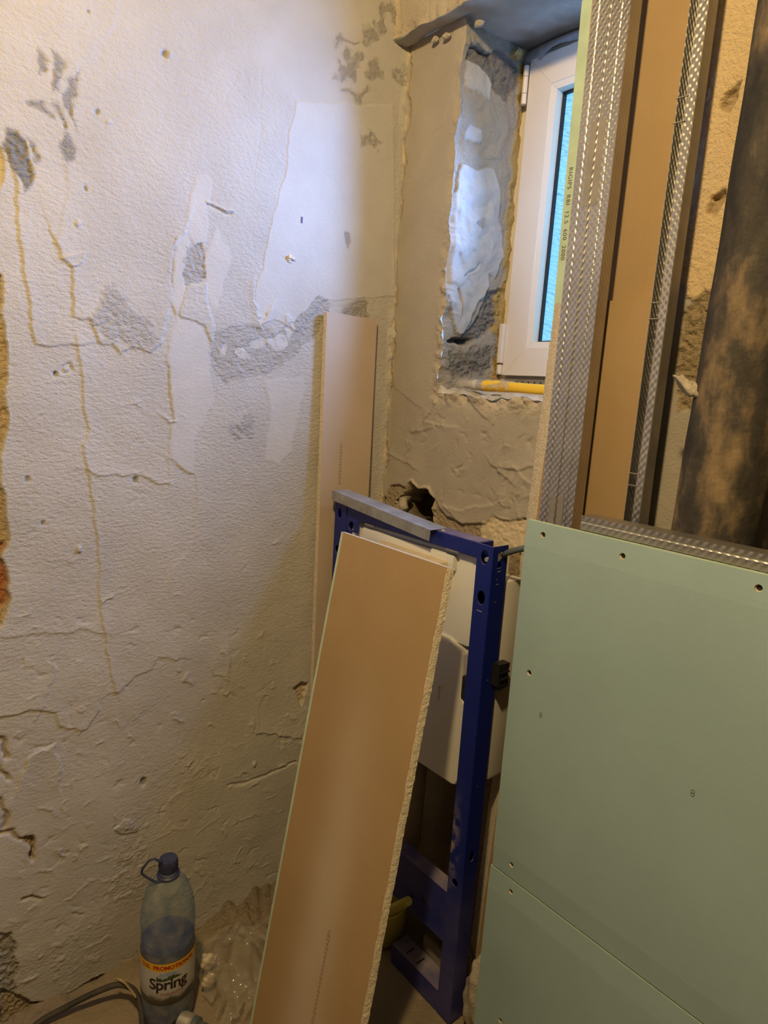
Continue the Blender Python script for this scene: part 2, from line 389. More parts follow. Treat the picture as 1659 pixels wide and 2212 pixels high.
class Field:
    def __init__(s, u, v, albedo, grain):
        s.u = np.asarray(u); s.v = np.asarray(v); s.U, s.V = np.meshgrid(s.u, s.v, indexing='ij')
        s.h = np.zeros(s.U.shape, np.float32); s.g = np.full(s.U.shape, grain, np.float32)
        s.c = np.empty(s.U.shape+(3,), np.float32); s.c[:] = albedo
        s.wu = fbm(s.U, s.V, 28, 11, 4)*0.012; s.wv = fbm(s.U, s.V, 28, 31, 4)*0.012
    def sub(s, pts, m):
        p = np.array(pts); a, b = p.min(0)-m, p.max(0)+m
        i0, i1 = np.searchsorted(s.u, [a[0], b[0]]); j0, j1 = np.searchsorted(s.v, [a[1], b[1]])
        return slice(i0, i1), slice(j0, j1)
    def sdist(s, pts, sl, warp, closed=True):
        X = s.U[sl]+s.wu[sl]*warp; Y = s.V[sl]+s.wv[sl]*warp
        d = np.full(X.shape, 1e9); inside = np.zeros(X.shape, bool); side = np.zeros(X.shape)
        n = len(pts)
        for k in range(n if closed else n-1):
            ax, ay = pts[k]; bx, by = pts[(k+1) % n]; ex, ey = bx-ax, by-ay; L2 = ex*ex+ey*ey+1e-12
            t = np.clip(((X-ax)*ex+(Y-ay)*ey)/L2, 0, 1); dd = np.hypot(X-ax-t*ex, Y-ay-t*ey)
            cr = ex*(Y-ay)-ey*(X-ax)
            m = dd < d; d = np.where(m, dd, d); side = np.where(m, np.sign(cr), side)
            if closed:
                c = ((ay <= Y) & (by > Y) & (cr > 0)) | ((by <= Y) & (ay > Y) & (cr < 0)); inside ^= c
        return (np.where(inside, -d, d) if closed else d), side
    def poly(s, pts, dh=0.0, grain=None, albedo=None, soft=0.002, warp=1.0, fade=None, mix=1.0, rough=0.0, csoft=None):
        sl = s.sub(pts, 0.03)
        if s.U[sl].size == 0: return
        d, _ = s.sdist(pts, sl, warp)
        m = np.clip(0.5-d/(2*soft), 0, 1)
        if dh:
            k = m*(np.exp(np.minimum(d, 0)/fade) if fade else 1.0); s.h[sl] += dh*k
        if rough: s.h[sl] += rough*m*(fbm(s.U[sl], s.V[sl], 150, 71, 3)+0.4*vnoise(s.U[sl], s.V[sl], 60, 60, 75))
        mc = np.clip(0.5-d/(2*(csoft or soft)), 0, 1)*mix
        if grain is not None: s.g[sl] += (grain-s.g[sl])*mc
        if albedo is not None: s.c[sl] += (np.array(albedo)-s.c[sl])*mc[..., None]
    def edge(s, pts, dh, fade, sgn=1, sharp=0.0012, warp=1.0):
        """one-sided trowel edge: full height at the line, dying away on one side"""
        sl = s.sub(pts, fade*4+0.01)
        if s.U[sl].size == 0: return
        d, side = s.sdist(pts, sl, warp, False); sd = d*side*sgn
        # fade out towards the two ends
        s.h[sl] += dh*np.where(sd > 0, np.exp(-sd/fade), np.exp(sd/sharp))*np.exp(-np.maximum(d-fade*2.5, 0)/fade)
    def line(s, pts, dh, w, warp=1.0, albedo=None, mix=0.6):
        sl = s.sub(pts, w*4)
        if s.U[sl].size == 0: return
        d, _ = s.sdist(pts, sl, warp, False); k = np.exp(-(d/w)**2); s.h[sl] += dh*k
        if albedo is not None: s.c[sl] += (np.array(albedo)-s.c[sl])*(k*mix)[..., None]
    def mesh(s, name, place, mat, drop=None):
        P = np.stack(place(s.U, s.V, s.h), -1).reshape(-1, 3).astype(np.float32)
        nu, nv = s.U.shape; idx = np.arange(nu*nv).reshape(nu, nv)
        q = np.stack([idx[:-1, :-1], idx[1:, :-1], idx[1:, 1:], idx[:-1, 1:]], -1).reshape(-1, 4)
        if drop is not None:
            uc = (s.u[:-1]+s.u[1:])/2; vc = (s.v[:-1]+s.v[1:])/2; A, B_ = np.meshgrid(uc, vc, indexing='ij')
            q = q[~drop(A, B_).reshape(-1)]
        me = bpy.data.meshes.new(name); me.vertices.add(len(P)); me.vertices.foreach_set('co', P.ravel())
        me.loops.add(q.size); me.loops.foreach_set('vertex_index', q.ravel().astype(np.int32))
        me.polygons.add(len(q)); me.polygons.foreach_set('loop_start', np.arange(0, q.size, 4, dtype=np.int32))
        me.polygons.foreach_set('use_smooth', np.ones(len(q), bool))
        me.update(calc_edges=True)
        a = me.attributes.new('albedo', 'FLOAT_COLOR', 'POINT'); c4 = np.ones((len(P), 4), np.float32); c4[:, :3] = s.c.reshape(-1, 3); a.data.foreach_set('color', c4.ravel())
        a = me.attributes.new('grain', 'FLOAT', 'POINT'); a.data.foreach_set('value', s.g.ravel().astype(np.float32))
        me.validate(); me.materials.append(mat)
        return link(name, me, mat)

# ================================================================ STRUCTURE
PL = (0.535, 0.500, 0.450); PLW = (0.552, 0.519, 0.472); GREY = (0.33, 0.305, 0.27); CREAM = (0.58, 0.475, 0.325); BRICK = (0.42, 0.17, 0.07); DK = (0.20, 0.185, 0.165)
def axis(*segs):
    out = []
    for a, b, st in segs:
        n = max(1, int(round((b-a)/st))); out += list(np.linspace(a, b, n, endpoint=False))
    return np.array(out+[segs[-1][1]])
Lw = lambda pts: [tuple(onx(x, y)[1:]) for x, y in pts]
rng = np.random.RandomState(5)

# ---- left wall (plane x = 0)
f = Field(axis((-2.3, -1.0, 0.02), (-1.0, 0.006, 0.0021)), axis((-0.02, 2.24, 0.0021), (2.24, 2.5, 0.02)), PL, 0.8)
f.h += fbm(f.U, f.V, 3.0, 3, 3)*0.006 + fbm(f.U, f.V, 14, 9, 3)*0.0012
zone = np.clip((f.V-0.55)/0.5, 0, 1)
f.g *= 0.45+0.55*zone
f.c *= (1+0.10*fbm(f.U, f.V, 5, 51, 5))[..., None]
# region of smooth sheet near the corner and its left border
f.poly(Lw([(640, 218), (850, 228), (850, 640), (700, 650), (640, 715), (590, 690), (567, 697), (552, 655), (555, 614), (570, 557), (590, 459), (614, 384), (624, 300)]), 0.0022, 0.30, PLW, 0.0012, 0.7, fade=0.08, csoft=0.004)
f.poly(Lw([(640, 0), (860, 0), (860, 225), (640, 218), (560, 120)]), 0.0, 0.22, None, 0.02, 1.0, csoft=0.02)
f.line(Lw([(635, 226), (720, 232), (790, 252)]), -0.0008, 0.0016)
f.edge(Lw([(551, 612), (549, 655), (567, 697), (580, 668)]), 0.004, 0.012, -1)
# overlapping trowel lobes of the upper left
f.edge(Lw([(27, 372), (40, 430), (43, 524), (54, 579), (67, 651), (70, 705), (81, 741), (108, 746), (166, 741)]), 0.0026, 0.03, 1, warp=0.8)
f.edge(Lw([(125, 524), (136, 553), (155, 575), (161, 680), (202, 687), (213, 738), (239, 743), (260, 760), (289, 752), (325, 761), (345, 741), (358, 687), (369, 615), (378, 542), (394, 503)]), 0.0028, 0.035, 1, warp=0.8)
f.edge(Lw([(136, 553), (165, 546), (182, 545), (180, 556), (158, 572)]), 0.0025, 0.006, -1, warp=0.8)
f.poly(Lw([(215, 640), (250, 620), (290, 660), (330, 690), (330, 750), (290, 750), (240, 740), (205, 690)]), -0.0008, 1.7, tuple(x*0.90 for x in PL), 0.006, 2.0, rough=0.0020)
f.poly(Lw([(394, 503), (412, 416), (423, 383), (441, 375), (456, 391), (454, 423), (447, 450), (446, 520), (420, 530), (405, 505)]), 0.0018, 0.38, PLW, 0.0012, 0.6)
f.poly(Lw([(398, 498), (383, 519), (376, 604), (366, 648), (378, 681), (398, 634), (401, 560), (408, 520)]), 0.0026, 0.32, PLW, 0.001, 0.7)
f.poly(Lw([(469, 489), (480, 520), (497, 540), (489, 604), (465, 671), (450, 640), (442, 604), (448, 550)]), 0.0014, 0.35, PLW, 0.0012, 0.8)
f.poly(Lw([(401, 532), (435, 516), (448, 550), (442, 597), (408, 612), (402, 590)]), -0.0016, 1.8, tuple(x*0.84 for x in PL), 0.002, 1.4, rough=0.0022)
f.poly(Lw([(383, 676), (398, 634), (401, 617), (425, 612), (445, 614), (452, 654), (462, 705), (457, 749), (440, 702), (411, 688), (390, 686)]), 0.0024, 0.8, None, 0.001, 0.8)
f.poly(Lw([(380, 682), (411, 689), (435, 708), (448, 749), (455, 806), (462, 860), (420, 960), (420, 1020), (372, 1000), (371, 874), (362, 806), (361, 766)]), 0.0016, 0.30, PLW, 0.0012, 0.8)
f.poly(Lw([(462, 716), (500, 700), (560, 700), (600, 720), (690, 640), (715, 660), (690, 720), (640, 760), (590, 800), (550, 813), (516, 818), (492, 829), (465, 806), (455, 773)]), -0.0022, 1.7, tuple(x*0.90 for x in PL), 0.0012, 1.2, rough=0.0016)
for cx, cy, a, b in ((479, 752, 11, 17), (527, 768, 17, 13), (625, 705, 10, 26), (560, 735, 26, 14), (600, 735, 22, 15)):
    f.poly(Lw([(cx+a*math.cos(t), cy+b*math.sin(t)) for t in np.linspace(0, 6.28, 12)[:-1]]), 0.002, 0.32, PLW, 0.0015, 1.5)
f.poly(Lw([(572, 822), (651, 815), (657, 840), (644, 891), (631, 975), (600, 1010), (575, 992), (584, 874)]), 0.0018, 0.32, PLW, 0.0013, 0.8, fade=0.06)
f.poly(Lw([(500, 905), (545, 900), (545, 925), (535, 950), (495, 945), (490, 930)]), -0.001, 1.6, tuple(x*0.78 for x in PL), 0.006, 3.0, rough=0.0025, mix=0.7)
f.line(Lw([(449, 438), (470, 447), (506, 462)]), 0.0035, 0.0022); f.line(Lw([(449, 445), (470, 454), (503, 468)]), -0.003, 0.002)
for pts in ([(484, 152), (500, 146), (512, 152), (508, 175), (496, 190), (481, 228), (490, 232)], [(496, 190), (520, 198), (527, 215)], [(526, 155), (540, 180)], [(560, 150), (566, 280), (545, 380)], [(720, 232), (718, 250), (724, 275)], [(700, 380), (725, 395), (715, 415)], [(752, 330), (770, 345)]):
    f.line(Lw(pts), -0.0008, 0.0016, warp=1.0)
# long seams
f.edge(Lw([(166, 742), (181, 827), (183, 874), (195, 931), (181, 960), (192, 1025), (206, 1134), (217, 1221), (213, 1264), (219, 1329), (230, 1362), (231, 1405), (242, 1467), (250, 1492)]), 0.0022, 0.02, 1, warp=0.5)
f.edge(Lw([(18, 1373), (134, 1365), (174, 1358), (221, 1365)]), 0.0016, 0.02, 1, warp=0.8)
f.edge(Lw([(362, 747), (358, 783), (365, 819), (373, 863), (369, 953), (362, 1051)]), 0.0012, 0.02, 1, warp=0.8)
f.edge(Lw([(195, 1018), (297, 1029), (358, 1044)]), 0.0022, 0.012, 1)
f.edge(Lw([(250, 1494), (297, 1459), (333, 1449), (344, 1416), (383, 1423)]), 0.0018, 0.03, 1)
f.edge(Lw([(258, 0), (251, 38), (237, 54), (197, 104), (194, 124), (163, 124), (156, 145)]), 0.0010, 0.03, -1)
f.edge(Lw([(138, 339), (147, 389), (138, 441), (136, 482), (125, 524)]), 0.0009, 0.02, 1)
f.edge(Lw([(372, 995), (420, 1020), (425, 1150), (360, 1260)]), 0.0012, 0.03, 1)
f.edge(Lw([(0, 1545), (60, 1530), (120, 1535), (130, 1572), (195, 1570), (210, 1530)]), 0.0024, 0.03, 1)
f.edge(Lw([(40, 1690), (60, 1640), (110, 1608), (128, 1640), (132, 1680)]), 0.003, 0.03, -1)
f.edge(Lw([(90, 1520), (110, 1470), (125, 1420)]), 0.002, 0.02, 1)
f.edge(Lw([(460, 1440), (462, 1460), (485, 1462), (494, 1440), (496, 1400)]), 0.002, 0.015, 1)
f.line(Lw([(492, 1703), (560, 1680), (637, 1649)]), -0.0035, 0.004)
f.edge(Lw([(558, 1584), (650, 1595)]), 0.003, 0.012, 1)
f.edge(Lw([(556, 1580), (560, 1545), (566, 1500)]), 0.0012, 0.02, 1)
# coarse bare-render patches, upper left and near the corner
for pts, a in (([(0, 262), (35, 272), (63, 292), (72, 337), (70, 407), (50, 411), (23, 371), (9, 339), (0, 320)], 0.0045),
               ([(138, 283), (158, 287), (163, 350), (145, 350), (137, 320)], 0.0025), ([(123, 212), (136, 226), (148, 282), (133, 268)], 0.002),
               ([(156, 138), (167, 215), (176, 285), (167, 262), (147, 215), (150, 170)], 0.002), ([(79, 111), (100, 126), (105, 172), (84, 165)], 0.0022),
               ([(110, 108), (128, 120), (140, 200), (128, 200), (118, 150)], 0.0022), ([(78, 292), (92, 297), (96, 340), (82, 335)], 0.002), ([(60, 215), (105, 210), (108, 240), (70, 230)], 0.0015)):
    f.poly(Lw(pts), -0.0022, 1.9, tuple(x*(0.52 if a > 0.004 else 0.66) for x in PL), 0.003, 1.6, rough=a)
for cx, cy, a, b in ((753, 140, 30, 17), (822, 162, 17, 26), (772, 198, 28, 9), (795, 60, 25, 20), (740, 84, 24, 9), (870, 165, 8, 24), (790, 295, 25, 10), (835, 35, 14, 30)):
    f.poly(Lw([(cx+a*math.cos(t), cy+b*math.sin(t)) for t in np.linspace(0, 6.28, 14)[:-1]]), -0.0014, 1.5, tuple(x*0.66 for x in PL), 0.006, 4.0, rough=0.002, mix=0.8)
f.poly(Lw([(745, 502), (758, 505), (762, 525), (752, 540), (748, 525)]), -0.003, 0.8, tuple(x*0.7 for x in PL), 0.002, 1.0)
f.poly(Lw([(735, 680), (770, 655), (800, 668), (795, 700), (740, 700)]), -0.002, 1.3, tuple(x*0.72 for x in PL), 0.006, 3.0, rough=0.003)
# loose coat on the far left edge: broken away, old wall shows
f.poly(Lw([(-75, 1290), (-110, 1180), (-82, 1050), (-120, 900), (-78, 780), (-104, 660), (-60, 575), (0, 590), (7, 700), (16, 787), (14, 845), (16, 931), (4, 989), (-4, 1030), (7, 1080), (18, 1109), (18, 1170), (5, 1206), (14, 1261), (18, 1315), (4, 1351), (-40, 1380)]), -0.012, 1.5, (0.50, 0.38, 0.22), 0.0015, 0.6, rough=0.004)
f.poly(Lw([(-50, 1150), (14, 1180), (4, 1215), (14, 1260), (14, 1310), (-50, 1340)]), -0.006, 1.5, BRICK, 0.004, 1.0)
f.poly(Lw([(-70, 330), (-30, 296), (0, 318), (8, 350), (-2, 400), (-40, 415), (-85, 380)]), -0.008, 1.0, (0.62, 0.52, 0.30), 0.002, 0.6)
f.edge(Lw([(7, 700), (16, 787), (14, 845), (16, 931), (4, 989)]), 0.003, 0.01, -1)
for pts in ([(0, 1600), (8, 1615), (18, 1640)], [(0, 1660), (14, 1675), (16, 1690)], [(0, 1725), (12, 1750), (8, 1790)], [(0, 1800), (30, 1795), (48, 1812)], [(52, 1812), (70, 1808), (74, 1830), (70, 1856)], [(48, 1938), (66, 1930), (86, 1940)]):
    f.line(Lw(pts), -0.006, 0.0035, albedo=(0.30, 0.22, 0.13))
f.poly(Lw([(50, 1820), (60, 1808), (76, 1812), (75, 1850), (68, 1856), (64, 1830)]), -0.008, 1.2, (0.36, 0.27, 0.16), 0.002, 1.0, rough=0.004)
f.poly(Lw([(634, 1491), (653, 1475), (667, 1474), (664, 1494), (654, 1525), (646, 1515), (641, 1497)]), -0.009, 1.5, (0.62, 0.50, 0.33), 0.0015, 0.8, rough=0.004)
f.poly(Lw([(240, 1790), (262, 1770), (290, 1785), (290, 1806), (245, 1806)]), 0.002, 1.4, None, 0.0015, 1.6, rough=0.003)
# rings, plug holes, specks
f.line(Lw([(145+9*math.cos(t), 794+8*math.sin(t)) for t in np.linspace(0.5, 6.4, 12)]), -0.003, 0.0018)
for x, y, r, d in ((121, 806, 4, -0.006), (355, 114, 6, -0.004), (366, 116, 5, 0.003), (208, 238, 5, -0.003), (232, 260, 5, 0.002), (170, 486, 5, 0.003), (311, 1692, 6, -0.006), (190, 24, 3, -0.004), (60, 1035, 5, -0.003), (92, 1130, 4, -0.004), (170, 1187, 5, 0.004), (292, 1040, 6, -0.004), (185, 408, 5, -0.003), (650, 1655, 4, 0.003), (552, 1652, 4, 0.004)):
    f.poly(Lw([(x+r*math.cos(t), y+r*1.3*math.sin(t)) for t in np.linspace(0, 6.28, 9)[:-1]]), d, None, tuple(v*0.6 for v in PL) if d < 0 else None, 0.002, 0.6)
for k in range(300):     # small trowel nicks, mostly on the lower wall
    x = rng.uniform(20, 640); y = rng.uniform(0, 1) ** 0.55*1450+640
    if y < 1350 and rng.rand() < 0.75: continue
    L_ = rng.uniform(4, 20); a = math.radians(rng.normal(-22, 26)); n = 4
    pts = [(x+L_*t*math.cos(a)+rng.normal(0, 2), y+L_*t*math.sin(a)+rng.normal(0, 2.5)) for t in np.linspace(0, 1, n)]
    f.edge(Lw(pts), rng.choice([-1, 1])*rng.uniform(0.0010, 0.0028), rng.uniform(0.002, 0.006), rng.choice([-1, 1]), warp=2.0)
for k in range(26):
    x = rng.uniform(110, 600); y = rng.uniform(1700, 2080); L_ = rng.uniform(15, 55); a = math.radians(rng.normal(-28, 10))
    pts = [(x+L_*t*math.cos(a)+rng.normal(0, 2), y+L_*t*math.sin(a)+rng.normal(0, 3)) for t in np.linspace(0, 1, 5)]
    f.edge(Lw(pts), rng.uniform(0.0010, 0.0022), rng.uniform(0.003, 0.007), rng.choice([-1, 1]), warp=3.0)
cz = np.clip((0.62-f.V)/0.3, 0, 1)*np.clip(vnoise(f.U, f.V, 9, 9, 701)*4, 0, 1); f.h += (cz*0.006*np.clip(fbm(f.U, f.V, 70, 703, 4)-0.18, 0, 1)).astype(np.float32); f.g += cz*0.5
# foot of the coat: ragged lower lip above a rough, sandy joint
low = [(71, 2163), (100, 2163), (122, 2152), (150, 2146), (190, 2122), (206, 2112), (222, 2106), (302, 2102), (420, 2025), (470, 2003), (510, 1985), (560, 1930), (597, 1905)]
f.poly(Lw(low+[(640, 2100), (300, 2300), (0, 2300), (0, 2140), (40, 2150)]), -0.011, 1.7, (0.40, 0.32, 0.22), 0.002, 0.8, rough=0.006)
f.poly(Lw([(0, 2015), (20, 2018), (38, 2050), (30, 2070), (45, 2100), (32, 2120), (34, 2145), (-50, 2180), (-50, 2010)]), -0.007, 1.8, tuple(x*0.72 for x in PL), 0.002, 1.0, rough=0.006)
# ragged seam in the corner
k = np.clip(1-(-f.U)/0.018, 0, 1); f.h += (k*(0.002+0.016*np.clip(fbm(f.U, f.V, 38, 91, 4)+0.15, 0, 1)*np.clip(0.6+1.6*vnoise(f.U, f.V, 9, 9, 97), 0, 1))).astype(np.float32)
kc = np.clip(1-(-f.U)/0.012, 0, 1)*np.clip(fbm(f.U, f.V, 45, 95, 3)*3.5, 0, 1); f.c += ((np.array((0.70, 0.58, 0.40))-f.c)*kc[..., None]).astype(np.float32)
wall_left = f.mesh('wall_left', lambda U, V, h: (h, U, V), M['plaster'])
structure(wall_left, 'patchy hand-trowelled grey plaster wall left of the corner')
chip = MB()
cp = onx(627, 560)
for k in range(7):
    a = random.uniform(0, 6.28); chip.box(0.001, 0.004+0.006*random.random(), cp[1]+0.005*math.cos(a)-0.004, cp[1]+0.005*math.cos(a)+0.004, cp[2]+0.006*math.sin(a)-0.003, cp[2]+0.006*math.sin(a)+0.003, 0.001)
chip.build('plug_remnant', M['cream'], wall_left)
pm = onx(651, 475); MB().box(0.0, 0.0042, pm[1]-0.0008, pm[1]+0.0008, pm[2]-0.007, pm[2]+0.006).build('pen_mark', M['blue_pen'], wall_left)

# ---- window wall (plane y = 0) below the soffit, with the window opening
XJ, XR, ZS, ZT, YW = 0.184, 0.70, 1.335, 2.135, 0.20
Bw = lambda pts: [(ony(x, y)[0], ony(x, y)[2]) for x, y in pts]
def wob(t, seed, amp): return fbm(t, t*0+0.37, 22, seed, 4)*amp
ua = np.concatenate([axis((-0.006, XJ, 0.0025))[:-1], axis((XJ, 1.06, 0.0025))[:-1], axis((1.06, 2.1, 0.03))])
va = np.concatenate([axis((-0.02, 0.98, 0.012))[:-1], axis((0.98, ZS, 0.0025))[:-1], axis((ZS, ZT+0.006, 0.0025))])
PB = (0.415, 0.37, 0.31)
f = Field(ua, va, PB, 0.35)
f.h += fbm(f.U, f.V, 4, 103, 3)*0.006+fbm(f.U, f.V, 18, 105, 3)*0.0014
f.c *= (1+0.12*fbm(f.U, f.V, 6, 151, 5))[..., None]
for pts, dh, fd, sg in (([(836, 978), (870, 996), (895, 1014)], 0.003, 0.01, 1), ([(942, 875), (925, 900), (912, 915), (905, 931)], 0.004, 0.012, -1), ([(1025, 878), (1040, 893), (1051, 905)], 0.004, 0.012, 1),
                        ([(1087, 948), (1078, 970), (1068, 988)], 0.003, 0.012, 1), ([(1064, 1001), (1080, 1018), (1101, 1036)], 0.004, 0.014, 1), ([(1084, 1009), (1120, 1012), (1154, 1008)], 0.004, 0.012, 1),
                        ([(1117, 1011), (1135, 1030), (1151, 1044)], 0.004, 0.012, -1), ([(1114, 1041), (1091, 1077), (1048, 1096), (968, 1097), (938, 1084)], 0.0035, 0.02, 1),
                        ([(960, 1095), (985, 1120), (1000, 1130)], 0.003, 0.01, 1), ([(845, 830), (880, 860), (905, 880)], 0.0015, 0.02, 1), ([(890, 930), (926, 926)], 0.003, 0.01, 1), ([(920, 910), (985, 922)], 0.003, 0.01, -1),
                        ([(905, 350), (888, 372), (876, 400)], 0.003, 0.01, 1), ([(975, 200), (960, 260), (930, 300), (910, 345)], 0.0015, 0.02, -1)):
    f.edge(Bw(pts), dh, fd, sg, warp=0.8)
for k in range(60):
    x = rng.uniform(840, 1160); y = rng.uniform(880, 1110); L_ = rng.uniform(4, 18); a = rng.uniform(0, 6.28)
    f.edge(Bw([(x+L_*t*math.cos(a), y+L_*t*math.sin(a)) for t in (0, 0.5, 1)]), rng.choice([-1, 1])*0.0028, 0.005, 1, warp=2.0)
# lower bare strip under the new coat, hole with pipe stub
low = [(830, 1075), (842, 1050), (862, 1046), (875, 1056), (888, 1046), (905, 1056), (925, 1062), (940, 1078), (948, 1097), (965, 1117), (998, 1131), (1048, 1130), (1064, 1117), (1090, 1124), (1127, 1120), (1160, 1121)]
base = Bw(low)
f.poly(base+[(1.2, base[-1][1]), (1.2, -0.3), (-0.1, -0.3), (-0.1, base[0][1])], -0.007, 1.2, (0.40, 0.32, 0.22), 0.0018, 0.5, rough=0.003)
f.poly(Bw([(1040, 1130), (1064, 1119), (1127, 1122), (1180, 1122), (1180, 1220), (1098, 1230), (1085, 1300), (1035, 1300), (1035, 1160)]), 0.003, 0.3, (0.66, 0.56, 0.40), 0.0015, 0.8)
f.poly(Bw([(1095, 1188), (1120, 1195), (1118, 1280), (1105, 1330), (1080, 1340), (1090, 1250)]), -0.004, 1.6, (0.36, 0.28, 0.17), 0.002, 1.0, rough=0.003)
f.poly(Bw([(854, 1082), (866, 1072), (880, 1060), (890, 1050), (911, 1060), (927, 1064), (937, 1082), (931, 1099), (936, 1135), (917, 1150), (886, 1140), (860, 1110)]), -0.075, 1.4, (0.075, 0.055, 0.035), 0.003, 0.8, rough=0.012)
f.line(Bw([(853, 1085), (862, 1070), (880, 1058), (890, 1046), (912, 1057), (930, 1062), (940, 1082), (935, 1100), (940, 1130)]), 0.006, 0.004, warp=2.0, albedo=(0.60, 0.50, 0.34))
# wall to the right of the leaning boards
f.poly([(0.76, 1.52), (0.80, 1.50), (1.06, 1.50), (1.06, 2.2), (0.70, 2.2), (0.70, 1.6)], 0.002, 1.2, (0.66, 0.50, 0.29), 0.002, 1.5, rough=0.0012)
f.poly([(0.77, 1.33), (0.80, 1.34), (0.84, 1.38), (0.84, 1.53), (0.79, 1.53), (0.76, 1.5), (0.76, 1.36)], -0.006, 1.9, (0.36, 0.28, 0.17), 0.003, 1.2, rough=0.006)
for z in (1.83, 1.67): f.poly([(0.775, z), (0.80, z+0.012), (0.79, z-0.03), (0.772, z-0.02)], -0.012, 1.2, (0.40, 0.30, 0.17), 0.002, 1.0, rough=0.004)
f.poly([(0.945, 0.9), (1.15, 0.9), (1.15, 1.24), (0.96, 1.23), (0.942, 1.1)], -0.12, 1.4, (0.10, 0.075, 0.05), 0.004, 0.8, rough=0.012)  # dark-coloured niche added for the shadow between soil pipe and wall
# ragged corner seam and broken lip around the opening
k = np.clip(1-f.U/0.016, 0, 1); f.h += (k*(0.002+0.016*np.clip(fbm(f.U, f.V, 38, 191, 4)+0.15, 0, 1)*np.clip(0.6+1.6*vnoise(f.U, f.V, 9, 9, 97), 0, 1))).astype(np.float32)
kc = np.clip(1-np.abs(f.U-0.004)/0.008, 0, 1)*np.clip(fbm(f.U, f.V, 40, 195, 3)*3, 0, 1); f.c += ((np.array((0.66, 0.55, 0.37))-f.c)*kc[..., None]).astype(np.float32)
zz_ = np.linspace(0.95, 2.13, 80); f.line([(0.007+0.003*math.sin(z*23)+0.002*math.sin(z*61), z) for z in zz_], -0.007, 0.0022, warp=1.2, albedo=(0.22, 0.16, 0.09), mix=0.7)
op = (f.V > ZS-0.03)
dl_ = np.where(f.V > ZS, np.maximum(XJ-f.U, 0), np.hypot(np.maximum(XJ-f.U, 0), ZS-f.V))
inx = (f.U < XR)
lip = np.clip(1-dl_/0.03, 0, 1)*(op | (f.U > XJ-0.03))*inx
f.h += (lip*(np.where(f.V < 1.68, 0.020, 0.011)*fbm(f.U, f.V, 45, 211, 4)-0.004*lip)).astype(np.float32)
lc = np.clip(1-dl_/0.022, 0, 1)*np.clip(0.5+fbm(f.U, f.V, 50, 213, 3)*2.2, 0, 1)*(f.V < 1.62)*inx
f.c += ((np.array((0.60, 0.50, 0.35))-f.c)*lc[..., None]).astype(np.float32); f.g += (1.6-f.g)*lc
sl_ = np.clip(1-np.abs(f.V-ZS)/0.045, 0, 1)*(f.V < ZS+0.001)*(f.U > XJ-0.01)*inx*np.clip(0.55+fbm(f.U, f.V, 35, 217, 4)*1.8, 0, 1)
f.c += ((np.array((0.62, 0.54, 0.42))-f.c)*sl_[..., None]).astype(np.float32); f.g += (1.4-f.g)*sl_; f.h += (sl_*0.008*(fbm(f.U, f.V, 30, 219, 3)+0.3)).astype(np.float32)
def warp_wall(U, V):
    bx = np.exp(-np.abs(U-XJ)/0.02)*np.clip((V-1.30)/0.04, 0, 1); bz = np.exp(-np.abs(V-ZS)/0.02)*np.clip((U-0.15)/0.04, 0, 1)
    return U+wob(V, 301, 0.016)*bx, V+wob(U, 305, 0.016)*bz
def place_back(U, V, h):
    X, Z = warp_wall(U, V); return X, -h, Z
wall_back = f.mesh('wall_back', place_back, M['plaster'], drop=lambda A, B_: (A > XJ) & (A < XR) & (B_ > ZS))
structure(wall_back, 'rough plastered wall with the narrow window')
stub = MB(); sp_ = ony(868, 1094, -0.005)
stub.tube([(0.075, 0.03, 1.062), (0.085, 0.0, 1.06), (0.108, -0.018, 1.053), (0.118, -0.022, 1.045)], [0.010, 0.011, 0.011, 0.010], 12).build('pipe_stub', M['stone'], wall_back, True)

# ---- jamb (plane x = XJ), sill, soffit, wall above the soffit
Jw = lambda pts: [(onx(x, y, XJ)[1], onx(x, y, XJ)[2]) for x, y in pts]
f = Field(axis((0.0, 0.24, 0.0025)), axis((ZS-0.01, ZT+0.005, 0.0025)), (0.40, 0.355, 0.285), 1.5)
f.h += fbm(f.U, f.V, 30, 403, 4)*0.007
STN = (0.235, 0.215, 0.19)
f.poly(Jw([(1018, 96), (1067, 111), (1123, 140), (1117, 194), (1095, 219), (1067, 197), (1048, 161), (1027, 141), (1012, 125)]), -0.005, 1.9, STN, 0.003, 1.5, rough=0.006)
f.poly(Jw([(1018, 94), (1045, 104), (1064, 113), (1058, 122), (1040, 110), (1020, 100)]), -0.02, 1.0, (0.06, 0.055, 0.05), 0.002, 1.0)
f.poly(Jw([(1000, 722), (1030, 680), (1049, 639), (1085, 625), (1078, 689), (1035, 738), (1000, 738)]), -0.008, 2.0, STN, 0.003, 1.5, rough=0.008)
f.poly(Jw([(966, 735), (1000, 728), (1029, 738), (1010, 744), (975, 742)]), -0.022, 1.2, (0.10, 0.09, 0.075), 0.003, 1.0)
f.poly(Jw([(966, 752), (1000, 758), (1059, 752), (1057, 798), (1000, 814), (966, 805)]), -0.002, 2.0, STN, 0.005, 2.0, rough=0.008, mix=0.85)
SM = (0.45, 0.435, 0.41)
f.poly(Jw([(1009, 128), (1027, 141), (1048, 161), (1059, 185), (1058, 221), (1045, 214), (1030, 194), (1003, 181), (1008, 154)]), 0.004, 0.2, SM, 0.0015, 0.8)
f.poly(Jw([(1003, 298), (1016, 268), (1041, 277), (1043, 304), (1020, 308)]), 0.003, 0.3, SM, 0.0015, 0.8)
